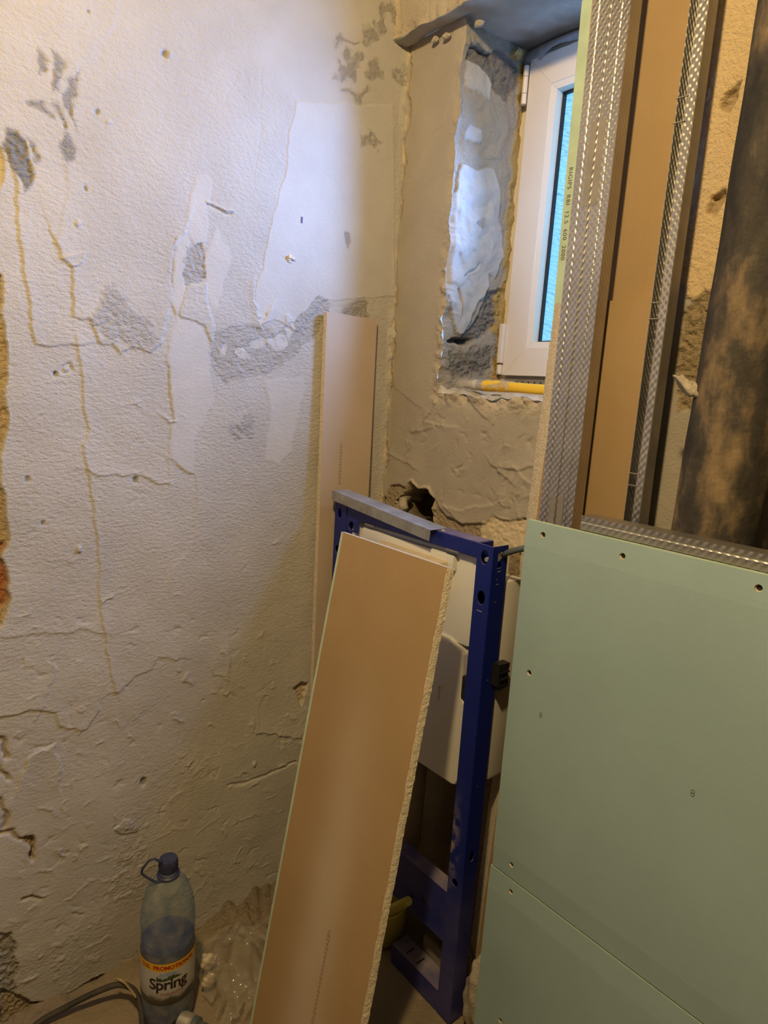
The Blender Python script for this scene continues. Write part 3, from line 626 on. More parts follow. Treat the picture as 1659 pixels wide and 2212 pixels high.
f.poly(Jw([(995, 357), (1030, 366), (1067, 364), (1077, 413), (1081, 500), (1085, 559), (1070, 600), (1053, 591), (1051, 619), (1043, 643), (1030, 650), (1017, 679), (1000, 722), (985, 720), (970, 660), (962, 609), (970, 539), (980, 440)]), 0.006, 0.25, SM, 0.0015, 0.6)
f.line(Jw([(1033, 574), (1015, 588), (1000, 600)]), -0.004, 0.003); f.line(Jw([(989, 626), (994, 650), (996, 680)]), -0.006, 0.003, albedo=(0.40, 0.30, 0.18))
f.poly(Jw([(1028, 470), (1040, 458), (1044, 480), (1036, 492), (1028, 488)]), -0.002, 1.6, (0.40, 0.38, 0.35), 0.003, 2.0, rough=0.004)
# yellow mounting foam along the frame
fo = np.clip((f.U-0.183+0.012*fbm(f.U, f.V, 30, 417, 3)*(1.0+1.5*(f.V < 1.65)))/0.004, 0, 1); f.c += ((np.array((0.46, 0.32, 0.11))-f.c)*fo[..., None]).astype(np.float32)
f.g += (1.8-f.g)*fo; f.h += (fo*(0.004+0.008*fbm(f.U, f.V, 60, 419, 3))).astype(np.float32)
edge_fade = np.clip(f.U/0.012, 0, 1)
jamb = f.mesh('wall_jamb', lambda U, V, h: (XJ+wob(V, 301, 0.016)*np.exp(-U/0.03)*np.clip((V-1.30)/0.04, 0, 1)+h*np.clip(U/0.012, 0, 1), U, V), M['plaster'])
structure(jamb, 'broken grey render on the left reveal of the window')
f = Field(axis((XJ-0.005, XR+0.01, 0.003)), axis((0.0, 0.24, 0.003)), (0.60, 0.53, 0.43), 1.3)
f.c *= (1+0.35*fbm(f.U, f.V, 25, 431, 4))[..., None]; f.h += fbm(f.U, f.V, 24, 433, 4)*0.012+0.004
f.h += 0.035*np.clip((f.V-0.17)/0.06, 0, 1)
f.h += 0.012*np.clip(1-(f.U-XJ)/0.05, 0, 1)
sill = f.mesh('wall_sill', lambda U, V, h: (U, V, ZS+wob(U, 305, 0.016)*np.exp(-V/0.03)+h*np.clip(V/0.01, 0, 1)), M['plaster'])
structure(sill, 'crumbling plaster sill under the window')
f = Field(axis((-0.005, 1.06, 0.004), (1.06, 2.1, 0.04)), axis((-0.05, 0.24, 0.004)), (0.40, 0.385, 0.36), 0.5)
f.c *= (1+0.35*fbm(f.U, f.V, 14, 441, 5))[..., None]; f.h += fbm(f.U, f.V, 12, 443, 4)*0.008
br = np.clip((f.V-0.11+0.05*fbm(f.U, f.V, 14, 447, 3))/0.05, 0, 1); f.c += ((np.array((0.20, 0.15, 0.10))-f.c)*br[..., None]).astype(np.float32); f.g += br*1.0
f.h -= (np.clip(1-np.abs(f.V-0.004)/0.012, 0, 1)*(f.U < XJ+0.02)*0.010*(0.5+fbm(f.U, f.V, 40, 449, 3))).astype(np.float32)
YU = -0.045
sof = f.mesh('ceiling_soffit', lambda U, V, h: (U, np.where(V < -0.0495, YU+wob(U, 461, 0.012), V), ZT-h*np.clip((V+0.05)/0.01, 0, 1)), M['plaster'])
structure(sof, 'bare concrete underside of the lintel above the window')
f = Field(axis((-0.005, 1.06, 0.003), (1.06, 2.1, 0.04)), axis((ZT, 2.5, 0.003)), (0.50, 0.43, 0.335), 0.7)
f.h += fbm(f.U, f.V, 8, 471, 4)*0.008
lb = np.clip(1-(f.V-ZT)/0.035, 0, 1)*np.clip(0.5+fbm(f.U, f.V, 50, 473, 3)*2, 0, 1); f.h += (lb*0.010*fbm(f.U, f.V, 55, 475, 3)).astype(np.float32); f.g += lb*1.2
k = np.clip(1-f.U/0.012, 0, 1); f.h += (k*0.010*np.abs(fbm(f.U, f.V, 60, 477, 3))).astype(np.float32); f.c += (k[..., None]*np.array((0.12, 0.10, 0.05))).astype(np.float32)
up = f.mesh('wall_above', lambda U, V, h: (U, YU-h*np.clip((V-ZT)/0.006, 0, 1)+wob(U, 461, 0.012)*np.exp(-(V-ZT)/0.02), V), M['plaster'])
structure(up, 'plastered beam face above the window')
MB().box(XR, XR+0.02, 0.0, 0.24, ZS-0.02, ZT+0.01).build('wall_reveal', M['plain_plaster'])['kind'] = 'structure'

# ---- floor, ceiling and the two walls behind the camera
f = Field(axis((-0.03, 0.75, 0.004), (0.75, 2.1, 0.02)), axis((-2.3, -0.95, 0.02), (-0.95, 0.02, 0.004)), (0.31, 0.245, 0.165), 1.0)
f.c *= (1+0.25*fbm(f.U, f.V, 10, 503, 5))[..., None]; f.h += fbm(f.U, f.V, 14, 505, 4)*0.006
wl = np.clip(1-(f.U+0.01)/0.075, 0, 1); f.h += (wl*wl*(0.020+0.03*fbm(f.U, f.V, 30, 507, 4))).astype(np.float32); f.g += wl*0.9
cl = np.clip(1-np.hypot(f.U-0.02, (f.V+0.36)*0.8)/0.14, 0, 1); f.h += (cl*(0.03+0.05*fbm(f.U, f.V, 40, 509, 4))).astype(np.float32); f.g += cl*0.8
f.h -= 0.004
floor = f.mesh('floor', lambda U, V, h: (U, V, h), M['floor']); structure(floor, 'dusty screed floor with sand along the wall')
for nm, b in (('ceiling', (-0.02, 2.1, -2.3, 0.02, 2.5, 2.52)), ('wall_right', (2.1, 2.12, -2.3, 0.02, -0.02, 2.52)), ('wall_front', (-0.02, 2.12, -2.32, -2.3, -0.02, 2.52))):
    structure(MB().box(*b).build(nm, M['plain_plaster']))

# ---- window
w = bpy.data.objects.new('window_1', None); w.location = (XJ, YW, 1.375); COL.objects.link(w); structure(w, 'narrow white window with patterned glass')
def mitre_frame(name, x0, x1, z0, z1, wd_, yf, yb, mat, parent, gap=0.00025, slope=0.0):
    outer = [(x0, z0), (x1, z0), (x1, z1), (x0, z1)]; inner = [(x0+wd_, z0+wd_), (x1-wd_, z0+wd_), (x1-wd_, z1-wd_), (x0+wd_, z1-wd_)]
    obs = []
    for k in range(4):
        a, b = outer[k], outer[(k+1) % 4]; c, d = inner[(k+1) % 4], inner[k]
        dx, dz = b[0]-a[0], b[1]-a[1]; l = math.hypot(dx, dz); ux, uz = dx/l*gap, dz/l*gap
        a, d = (a[0]+ux, a[1]+uz), (d[0]+ux, d[1]+uz); b, c = (b[0]-ux, b[1]-uz), (c[0]-ux, c[1]-uz)
        m = MB(); vs = [(a[0], yf, a[1]), (b[0], yf, b[1]), (c[0], yf+slope, c[1]), (d[0], yf+slope, d[1])]+[(p[0], yb, p[1]) for p in (a, b, c, d)]
        m.add(vs, [(0, 1, 2, 3), (7, 6, 5, 4), (0, 4, 5, 1), (1, 5, 6, 2), (2, 6, 7, 3), (3, 7, 4, 0)])
        obs.append(m.build(name, mat, parent))
    return obs
mitre_frame('frame_profile', 0.184, 0.700, 1.362, 2.122, 0.06, 0.206, 0.26, M['pvc'], w)
mitre_frame('sash_rail', 0.213, 0.690, 1.391, 2.106, 0.066, 0.190, 0.240, M['pvc'], w)
mitre_frame('glazing_bead', 0.279, 0.624, 1.457, 2.040, 0.014, 0.1915, 0.238, M['pvc'], w, slope=0.003)
mitre_frame('pane_gasket', 0.2935, 0.6095, 1.4715, 2.0255, 0.004, 0.216, 0.238, M['gasket'], w)
MB().box(0.292, 0.611, 0.226, 0.232, 1.470, 2.027).build('pane', M['pane'], w)
MB().box(0.215, 0.69, 0.2015, 0.2065, 1.366, 1.388).build('drip_strip', M['pvc_dark'], w)
for k in range(9): MB().box(0.252+k*0.018, 0.255+k*0.018, 0.1995, 0.2018, 1.373, 1.377).build('vent_slot', M['gasket'], w)
def hinge(z0, z1, segs):
    h = None
    for k in range(len(segs)-1):
        a, b = lerp(z0, z1, segs[k]), lerp(z0, z1, segs[k+1])
        m = MB().tube([(0.2055, 0.186, a+0.0006), (0.2055, 0.186, b-0.0006)], 0.0065, 14)
        o = m.build('hinge', M['pvc'], w, 'auto')
hinge(2.012, 2.095, (0, 0.28, 0.72, 1.0)); hinge(1.395, 1.415, (0, 1)); 
MB().box(0.199, 0.2115, 0.180, 0.206, 1.420, 1.515, 0.002).build('hinge_cover', M['pvc'], w)
MB().box(0.199, 0.2115, 0.182, 0.206, 1.392, 1.416, 0.002).build('hinge_cover', M['pvc'], w)
m = MB(); n = 26
for i in range(n):
    t = i/(n-1); x = 0.176+0.5*t
    y = 0.200-0.018*math.sin(t*3)*(1-t)-0.004; z = 2.124+0.004*math.sin(t*9)
    d = 0.016+0.014*math.exp(-((t-0.10)/0.07)**2)
    m.v += [(x, y+0.004, z+0.006), (x, y-0.004, z-0.001), (x+0.004, y-0.003+0.006*math.sin(t*23), z-d)]
for i in range(n-1):
    for j in range(2): a = i*3+j; m.f.append((a, a+3, a+4, a+1))
o = m.build('protective_film', M['film'], w, True); sm = o.modifiers.new('t', 'SOLIDIFY'); sm.thickness = 0.0006
MB().add([(0.360, 0.186, 2.124), (0.372, 0.186, 2.122), (0.366, 0.180, 2.096), (0.358, 0.181, 2.100), (0.360, 0.1866, 2.124), (0.372, 0.1866, 2.122), (0.366, 0.1806, 2.096), (0.358, 0.1816, 2.100)],
         [(0, 1, 2, 3), (7, 6, 5, 4), (0, 4, 5, 1), (1, 5, 6, 2), (2, 6, 7, 3), (3, 7, 4, 0)]).build('film_tab', M['film'], w)
# stone chips wedged in the broken render
for x, y, pl, s in ((1035, 52, ('y', -0.005), 0.009), (965, 78, ('y', -0.008), 0.008), (940, 86, ('y', -0.008), 0.008), (1114, 118, ('x', XJ+0.01), 0.012)):
    p = ony(x, y, pl[1]) if pl[0] == 'y' else onx(x, y, pl[1])
    bm = bmesh.new(); bmesh.ops.create_icosphere(bm, subdivisions=2, radius=s)
    for v in bm.verts: v.co = Vector((v.co.x*1.4, v.co.y, v.co.z*0.75))*(0.8+0.4*random.random())+Vector(p)
    me = bpy.data.meshes.new('stone_chip'); bm.to_mesh(me); bm.free()
    link('stone_chip', me, M['foam'] if pl[0] == 'x' else M['stone'], sof)

# ================================================================ THINGS
def text_faces(txt, size, bold=0.0, shear=0.0, spacing=1.0):
    """flat outlines of a word: vertices (u, v), faces; width"""
    cu = bpy.data.curves.new('tmp', 'FONT'); cu.body = txt; cu.size = size; cu.offset = bold; cu.shear = shear; cu.space_character = spacing; cu.resolution_u = 3
    o = bpy.data.objects.new('tmp', cu); COL.objects.link(o); dg = bpy.context.evaluated_depsgraph_get()
    me = bpy.data.meshes.new_from_object(o.evaluated_get(dg)); vs = [v.co[:2] for v in me.vertices]; fs = [tuple(p.vertices) for p in me.polygons]
    bpy.data.objects.remove(o); bpy.data.curves.remove(cu); bpy.data.meshes.remove(me)
    x0 = min(v[0] for v in vs); x1 = max(v[0] for v in vs)
    return [(v[0]-x0, v[1]) for v in vs], fs, x1-x0
def text_on(txt, size, fn, name, mat, parent, **kw):
    vs, fs, wdt = text_faces(txt, size, **kw)
    m = MB(); m.v = [tuple(fn(u, v, wdt)) for u, v in vs]; m.f = fs
    me = bpy.data.meshes.new(name); me.from_pydata(m.v, [], m.f); return link(name, me, mat, parent)

# ---------------------------------------------------------------- sheets of plasterboard standing about
def sheet(name, label, org, wdir, ldir, Wd, Ln, T, paper, group=None, wrap=0.0, broken=None, wrap_mat='green_edge', torn=0.004, inset=(0.0, 0.0), square=True):
    """org: foot of the edge at width 0 on the visible face; the visible face looks along wdir x ldir"""
    wv = Vector(wdir).normalized(); lv = Vector(ldir).normalized(); nv = wv.cross(lv).normalized(); wv = lv.cross(nv) if square else Vector(wdir).normalized()
    O = Vector(org); P = lambda a, b, c: tuple(O+wv*a+lv*b+nv*c)
    t = thing(name, label, 'plasterboard', P(Wd/2, 0, -T/2), group)
    rn = np.random.RandomState(abs(hash(label)) % 9999 if False else len(label)*7)
    n = max(2, int(Ln/0.006)); m = MB()
    for i in range(n+1):
        b = Ln*i/n; j = [rn.normal(0, 0.00045)+0.0004*math.sin(b*37+k) for k in range(3)]
        if broken == 'hi': prof = [(0, 0), (Wd-torn+j[0]*0.5, 0), (Wd-torn*0.35+j[1], -T*0.45), (Wd+j[2], -T), (0, -T)]
        elif broken == 'lo': prof = [(torn+j[0]*0.6, 0), (Wd, 0), (Wd, -T), (-0.002+j[2], -T), (torn*0.4+j[1], -T*0.45)]
        else: prof = [(0, -0.0006), (0.0006, 0), (Wd, 0), (Wd, -T), (0, -T)]
        m.v += [P(a, b, c) for a, c in prof]
    for i in range(n):
        for k in range(5):
            k2 = (k+1) % 5; m.f.append((i*5+k, i*5+k2, i*5+5+k2, i*5+5+k))
    m.f += [tuple(range(5)), tuple(n*5+k for k in range(5))]
    m.build('gypsum_core', M['gypsum'], t)
    a0 = wrap if wrap else (torn+0.001 if broken == 'lo' else 0.0); a1 = Wd-(torn+0.0015 if broken == 'hi' else 0.0)
    q = MB(); nb = 60
    for i in range(nb+1):
        b = inset[0]+(Ln-inset[0]-inset[1])*i/nb; ja = rn.normal(0, 0.0006) if broken == 'lo' else 0; jb = rn.normal(0, 0.0006) if broken == 'hi' else 0
        q.v += [P(a0+ja, b, 0.0), P(a1+jb, b, 0.0), P(a1+jb, b, 0.0005), P(a0+ja, b, 0.0005)]
    for i in range(nb):
        for k in range(4): k2 = (k+1) % 4; q.f.append((i*4+k, i*4+k2, i*4+4+k2, i*4+4+k))
    q.f += [(0, 1, 2, 3), tuple(nb*4+k for k in range(4))]
    face = q.build('paper_face', M[paper], t)
    if wrap:
        q = MB(); q.v = [P(-0.0006, 0, -T), P(-0.0006, 0, 0.0004), P(wrap, 0, 0.0006), P(wrap, 0, 0), P(0, 0, -T)]; q.v += [P(-0.0006, Ln, -T), P(-0.0006, Ln, 0.0004), P(wrap, Ln, 0.0006), P(wrap, Ln, 0), P(0, Ln, -T)]
        q.f = [(k, (k+1) % 5, (k+1) % 5+5, k+5) for k in range(5)]; q.build('edge_paper', M[wrap_mat], t)
    return t, face, P
TB = 0.0125
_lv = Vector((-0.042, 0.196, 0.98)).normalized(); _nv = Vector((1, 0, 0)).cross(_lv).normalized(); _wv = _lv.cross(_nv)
M['brown_banded'] = mat_banded_board('banded_brown_board_paper', tuple(_wv), tuple(_lv), (0.2985, -0.5245, 0.004))
tall, tf, TP = sheet('plasterboard_sheet', 'tall brown-backed plasterboard sheet with green edge standing behind the stacked steel studs', (0.549, -0.045, 0.0), (1, 0, 0), (-0.024, 0.012, 1), 0.235, 2.05, TB, 'brown_paper', wrap=0.022)
q = MB(); q.v = [TP(a, b, c) for a in (0.001, 0.234) for b in (0.0, 2.05) for c in (-TB-0.0005, -TB)]; q.f = [(0, 1, 3, 2), (4, 6, 7, 5), (0, 4, 5, 1), (2, 3, 7, 6), (0, 2, 6, 4), (1, 5, 7, 3)]; q.build('face_paper', M['green_paper'], tall)
text_on('RIGIPS  RBI  12.5  600  2000', 0.0125, lambda u, v, w_: TP(0.006+v, 1.765-u, 0.0012), 'printed_marking', M['print'], tf, spacing=1.12)
short, sf, SP = sheet('plasterboard_offcut', 'shorter brown plasterboard sheet with a snapped gypsum edge in front of the tall one', (0.477, -0.060, 0.0), (1, 0, 0), (0.030, 0.008, 1), 0.241, 1.52, TB, 'brown_paper', broken='lo', torn=0.030)
# strip leaning on the left wall in the corner
strip, stf, STP = sheet('plasterboard_strip', 'narrow pale plasterboard strip leaning upright against the left wall in the corner', (0.040, -0.2165, 0.0), (0.0, 1, 0), (-0.0135, 0.0, 1), 0.150, 1.505, TB, 'grey_paper')
def squiggle(parent, place, b0, b1, n, amp, mat, name='printed_marking'):
    m = MB(); r = np.random.RandomState(n)
    for k in range(n):
        b = lerp(b0, b1, (k+0.5)/n); hgt = (b1-b0)/n*0.32; wd_ = amp*(0.5+0.5*r.rand())
        for q in range(2):
            a = (q-0.5)*wd_*0.8; m.v += [place(a-wd_*0.18, b-hgt), place(a+wd_*0.18, b-hgt), place(a+wd_*0.18, b+hgt*r.rand()), place(a-wd_*0.18, b+hgt)]; j = len(m.v)-4; m.f.append((j, j+1, j+2, j+3))
    me = bpy.data.meshes.new(name); me.from_pydata(m.v, [], m.f); return link(name, me, mat, parent)
squiggle(stf, lambda a, b: STP(0.056+a, b, 0.0012), 1.10, 1.205, 14, 0.007, M['faint_print'])
# big brown-backed strip leaning on the toilet frame
front, ff, FP = sheet('plasterboard_plank', 'long brown plasterboard strip with a snapped white edge leaning against the blue toilet frame', (0.2985, -0.5245, 0.004), (1, 0, 0), (-0.042, 0.196, 0.98), 0.314, 1.060, TB, 'brown_banded', wrap=0.006, broken='hi', torn=0.004, square=False)
squiggle(ff, lambda a, b: FP(0.188+a, b, 0.0012), 0.085, 0.335, 30, 0.006, M['faint_print'])

# ---------------------------------------------------------------- blue toilet installation frame
FX0, FX1, FY, FZ = 0.041, 0.548, -0.181, 1.061
fr = thing('toilet_installation_frame', 'dark blue steel toilet installation frame with concealed white cistern in the corner', 'toilet frame', ((FX0+FX1)/2, FY+0.03, 0))
def post(x0, x1, holes, slots):
    t_ = 0.002; m = MB(); y1 = FY+0.044
    m.extrude([(x0, 0.0), (x1, 0.0), (x1, FZ), (x0, FZ)], lambda u, v, w_: (u, w_, v), FY, FY+t_, holes=holes)
    m.extrude([(FY+t_, 0.0), (y1, 0.0), (y1, FZ), (FY+t_, FZ)], lambda u, v, w_: (w_, u, v), x1-t_, x1, holes=slots)
    m.box(x0, x0+t_, FY+t_, y1, 0, FZ); m.box(x0+t_, x1-t_, y1-t_, y1, 0, FZ-0.03)
    o = m.build('post', M['blue'], fr)
    b = o.modifiers.new('b', 'BEVEL'); b.width = 0.0012; b.segments = 2; b.limit_method = 'ANGLE'; b.angle_limit = math.radians(60)
    return o
p1 = post(0.508, FX1, [circle(0.528, 1.037, 0.0095, 20, 0.0135), circle(0.528, 0.957, 0.0095, 20, 0.0135), circle(0.528, 0.335, 0.008, 18)], [[(-0.166, 1.018), (-0.154, 1.018), (-0.154, 1.048), (-0.166, 1.048)], circle(-0.158, 0.40, 0.006, 14, 0.012)])
p2 = post(FX0, 0.088, [circle(0.060, 1.036, 0.007, 18, 0.013), circle(0.062, 0.945, 0.012, 20)], [])
m = MB().extrude([(0.088, 1.0), (0.135, 1.0), (0.135, 1.031), (0.088, 1.031)], lambda u, v, w_: (u, w_, v), FY+0.001, FY+0.003, holes=[circle(0.108, 1.014, 0.011, 18)]).build('corner_plate', M['blue'], fr)
m = MB().box(0.088, 0.508, FY+0.001, FY+0.043, 1.031, FZ+0.001, 0.002)
tb = m.build('top_bar', M['blue'], fr)
for x in (0.16, 0.425): MB().box(x, x+0.034, FY-0.0006, FY+0.004, 1.0285, 1.0315).build('bar_slot', M['steel_plain'], tb)
MB().box(0.40, 0.407, FY+0.008, FY+0.014, FZ+0.0005, FZ+0.003).build('plaster_crumb', M['cream'], tb)
for a, b in ((1.031, 0.527), (0.0, 0.0)):
    if a: MB().tube([(b, FY+0.018, a), (b, FY+0.006, a)], 0.0045, 14).build('bolt', M['bolt'], p1, 'auto')
MB().box(0.540, 0.5465, -0.165, -0.155, 1.030, 1.049, 0.002).build('bolt', M['bolt'], p1)
for z, sx in ((1.010, 0.010), (0.995, 0.002), (0.985, 0.007), (0.950, 0.003), (0.79, 0.003), (0.56, 0.002)):
    MB().box(FX1-0.0005, FX1+0.0004, -0.164, -0.164+sx, z, z+0.0016).build('scratch', M['bolt'], p1)
MB().box(0.520, 0.534, FY-0.0004, FY+0.0005, 0.929, 0.9308).build('scratch', M['bolt'], p1)
# lower cross members
cb = MB().box(0.088, 0.508, FY+0.004, FY+0.008, 0.175, 0.295).box(0.088, 0.508, FY+0.008, FY+0.040, 0.289, 0.295).box(0.088, 0.508, FY+0.008, FY+0.03, 0.175, 0.180).build('cross_bar', M['blue'], fr)
for x, z in ((0.40, 0.215), (0.44, 0.23)): MB().tube([(x, FY+0.0035, z), (x, FY+0.006, z)], 0.006, 14).build('bolt_hole', M['black'], cb)
c2 = MB().box(0.352, 0.508, FY+0.002, FY+0.048, 0.045, 0.051).box(0.352, 0.508, FY+0.002, FY+0.006, 0.0, 0.045).build('cross_bar', M['blue'], fr)
for x in (0.39, 0.425): MB().box(x, x+0.004, FY+0.012, FY+0.036, 0.0508, 0.0514).build('bar_slot', M['black'], c2)
MB().box(0.395, 0.508, FY+0.062, FY+0.070, 0.02, 0.075).box(0.395, 0.508, FY+0.098, FY+0.106, 0.03, 0.085).build('foot_rail', M['pipe_grey'], fr)
# cistern
cs = MB().box(0.086, 0.498, -0.165, -0.062, 0.836, 1.028, 0.014).build('cistern', M['tank'], fr, 'auto')
MB().box(0.145, 0.445, -0.178, -0.160, 0.985, 1.019, 0.006).build('raised_panel', M['tank'], cs, 'auto')
MB().box(0.228, 0.432, -0.212, -0.160, 0.94, 1.005, 0.007).build('flush_plate_box', M['cream'], fr, 'auto')
pl_ = [(0.10, 0.845), (0.446, 0.845), (0.487, 0.825), (0.491, 0.735), (0.498, 0.728), (0.503, 0.722), (0.501, 0.552), (0.496, 0.541), (0.485, 0.536), (0.10, 0.531)]
sh = MB().extrude(pl_, lambda u, v, w_: (u, w_, v), -0.172, -0.085).build('cistern_shell', M['white_plastic'], fr)
b = sh.modifiers.new('b', 'BEVEL'); b.width = 0.004; b.segments = 3; b.limit_method = 'ANGLE'; b.angle_limit = math.radians(50)
MB().box(0.428, 0.438, -0.1745, -0.171, 0.735, 0.740, 0.001).box(0.428, 0.4305, -0.1745, -0.171, 0.700, 0.740, 0.0008).build('moulded_rib', M['white_plastic'], sh)
MB().box(0.50, 0.543, -0.128, -0.070, 0.556, 0.985, 0.01).build('insulation_shell', M['white_plastic'], fr, 'auto')
clip = MB().extrude([(-0.152, 0.826), (-0.120, 0.824), (-0.124, 0.802), (-0.119, 0.775), (-0.146, 0.771), (-0.152, 0.78)], lambda u, v, w_: (w_, u, v), 0.548, 0.566).build('clip', M['black'], fr)
for z in (0.792, 0.806): MB().box(0.5655, 0.569, -0.148, -0.122, z, z+0.004, 0.001).build('clip_rib', M['black'], clip)
MB().box(0.492, 0.5075, -0.1745, -0.12, 0.733, 0.782, 0.003).build('clip', M['black'], fr)
MB().lathe([(0.0, 0.235), (0.018, 0.238), (0.034, 0.252), (0.040, 0.275), (0.042, 0.53)], (0.300, -0.115, 0), 24).build('flush_pipe', M['pipe_grey'], fr, 'auto')

# steel channel offcut lying over the top bar
ch = thing('track_offcut', 'short ribbed grey steel channel lying slightly crooked over the top of the blue frame', 'steel channel', (0.22, -0.185, 1.065))
m = MB(); LN = 0.345
prof = [(-0.200, -0.0235), (-0.200, 0.0), (-0.152, 0.0), (-0.152, -0.0015), (-0.1528, -0.0015), (-0.1528, -0.0008), (-0.1992, -0.0008), (-0.1992, -0.0235)]
m.extrude(prof, lambda u, v, w_: (w_, u, v), 0.0, LN)
m.xform(Matrix.Translation((0.052, 0, 1.0925)) @ Matrix.Rotation(math.radians(4.7), 4, 'Y') @ Matrix.Rotation(math.radians(0.0), 4, 'Z'))
m.build('channel', M['ribbed'], ch)
# grey conduit from the frame to behind the green boards
cdt = MB(); cdt.tube([(0.546, -0.150, 1.040), (0.556, -0.150, 1.0485), (0.575, -0.149, 1.058), (0.600, -0.147, 1.068), (0.640, -0.142, 1.075), (0.70, -0.13, 1.06)], 0.0058, 12)
tag(cdt.build('conduit', M['grey_plastic'], None, True), 'thin dark grey conduit running from the blue frame to the green boards', 'conduit')
# yellow dipper on the floor inside the frame
yd = thing('dipper', 'olive yellow plastic dipper with a stubby handle standing on the floor inside the blue frame', 'dipper', (0.270, -0.148, 0))
MB().lathe([(0.0, 0.003), (0.046, 0.003), (0.056, 0.012), (0.062, 0.045), (0.064, 0.098), (0.067, 0.100), (0.062, 0.100), (0.059, 0.045), (0.052, 0.016), (0.0, 0.012)], (0.270, -0.148, 0), 32, cap=False).build('bowl', M['olive'], yd, 'auto')
MB().tube([(0.305, -0.199, 0.090), (0.332, -0.210, 0.128), (0.385, -0.222, 0.190), (0.4445, -0.230, 0.258)], [0.0105, 0.0105, 0.0105, 0.0095], 16).build('handle', M['olive'], yd, 'auto')
# pale sack behind the green boards
bm = bmesh.new(); bmesh.ops.create_icosphere(bm, subdivisions=4, radius=1.0)
for v in bm.verts:
    d = v.co.copy(); k = 1+0.10*math.sin(d.x*5+d.z*4)+0.06*math.sin(d.z*13+d.y*7); v.co = Vector((0.590+d.x*0.030*k, -0.143+d.y*0.030*k, max(0.0, 0.085+d.z*0.09*k)))
me = bpy.data.meshes.new('paper_sack'); bm.to_mesh(me); bm.free()
tag(link('paper_sack', me, M['stone'], None, True), 'small crumpled pale sack on the floor between blue frame and green boards', 'sack')

# ---------------------------------------------------------------- green half-height partition
GY, GX0, GX1, GT, GS = -0.200, 0.632, 2.095, 1.131, 0.452
def green_board(label, z0, z1, taper_top, taper_bot, screws, marks, x0):
    t = thing('green_plasterboard', label, 'plasterboard', ((x0+GX1)/2, GY+TB/2, z0), 'green boards of the half-height partition')
    tp = 0.045; zs = [z0]+([z0+tp] if taper_bot else [])+([z1-tp] if taper_top else [])+[z1]
    def yy(z):
        if taper_top and z > z1-tp: return GY+0.0024*(z-(z1-tp))/tp
        if taper_bot and z < z0+tp: return GY+0.0024*((z0+tp)-z)/tp
        return GY
    m = MB()
    for k in range(len(zs)-1):
        a, b = zs[k], zs[k+1]; outer = [(x0, a), (GX1, a), (GX1, b), (x0, b)]; hs = [circle(x, z, 0.0052, 16) for x, z in screws if a < z < b]
        loops = [outer]+hs; flat = [p for l in loops for p in l]; tri = tessellate_polygon([[Vector((p[0], p[1], 0)) for p in l] for l in loops])
        m.add([(p[0], yy(p[1]), p[1]) for p in flat], tri)
    m.add([(x0, yy(z0), z0), (GX1, yy(z0), z0), (GX1, yy(z1), z1), (x0, yy(z1), z1)]+[(x, GY+TB, z) for x, z in ((x0, z0), (GX1, z0), (GX1, z1), (x0, z1))], [(4, 7, 6, 5), (0, 4, 5, 1), (1, 5, 6, 2), (2, 6, 7, 3), (3, 7, 4, 0)])
    me = bpy.data.meshes.new('paper_face'); me.from_pydata(m.v, [], m.f); link('paper_face', me, M['green_paper'], t)
    if taper_top: MB().box(x0+0.0003, GX1, yy(z1)+0.0004, GY+TB-0.0003, z1, z1+0.0004).build('edge_paper', M['green_edge'], t)
    for x, z in screws:
        y = yy(z); s = MB()
        n = 16; ring = lambda r, q: [(x+r*math.cos(6.2832*k/n), q, z+r*math.sin(6.2832*k/n)) for k in range(n)]
        s.v = ring(0.0052, y)+ring(0.0050, y+0.003)+ring(0.0028, y+0.0042); s.f = [(i*n+k, i*n+(k+1) % n, i*n+n+(k+1) % n, i*n+n+k) for i in range(2) for k in range(n)]
        o = s.build('screw_dimple', M['gypsum'], t)
        h = MB(); h.v = ring(0.0040, y+0.0034)+ring(0.0012, y+0.0044); h.f = [(k, (k+1) % n, n+(k+1) % n, n+k) for k in range(n)]+[tuple(n+k for k in range(n))]
        h.build('screw_head', M['black'], o)
    for x, z in marks:
        for dz in (-0.0024, 0.0024):
            q = MB(); n = 14; q.v = [(x+r*math.cos(6.2832*k/n), GY-0.0004, z+dz+r*1.0*math.sin(6.2832*k/n)) for r in (0.0030, 0.0022) for k in range(n)]; q.f = [(k, (k+1) % n, n+(k+1) % n, n+k) for k in range(n)]
            q.build('printed_mark', M['print'], t)
    return t
sc_u = [(0.667, 1.111), (0.817, 1.109), (1.014, 1.112), (0.670, 0.862), (0.676, 0.482), (1.21, 1.110), (1.41, 1.111), (1.28, 0.80), (1.28, 0.48)]
sc_l = [(0.681, 0.428), (1.28, 0.43), (0.69, 0.15)]
gu = green_board('upper green moisture-resistant plasterboard of the half-height partition', GS+0.0018, GT, True, True, sc_u, [(0.704, 0.796), (0.974, 0.793)], GX0)
gl = green_board('lower green moisture-resistant plasterboard under the seam of the partition', 0.006, GS-0.0018, True, False, sc_l, [], GX0-0.004)
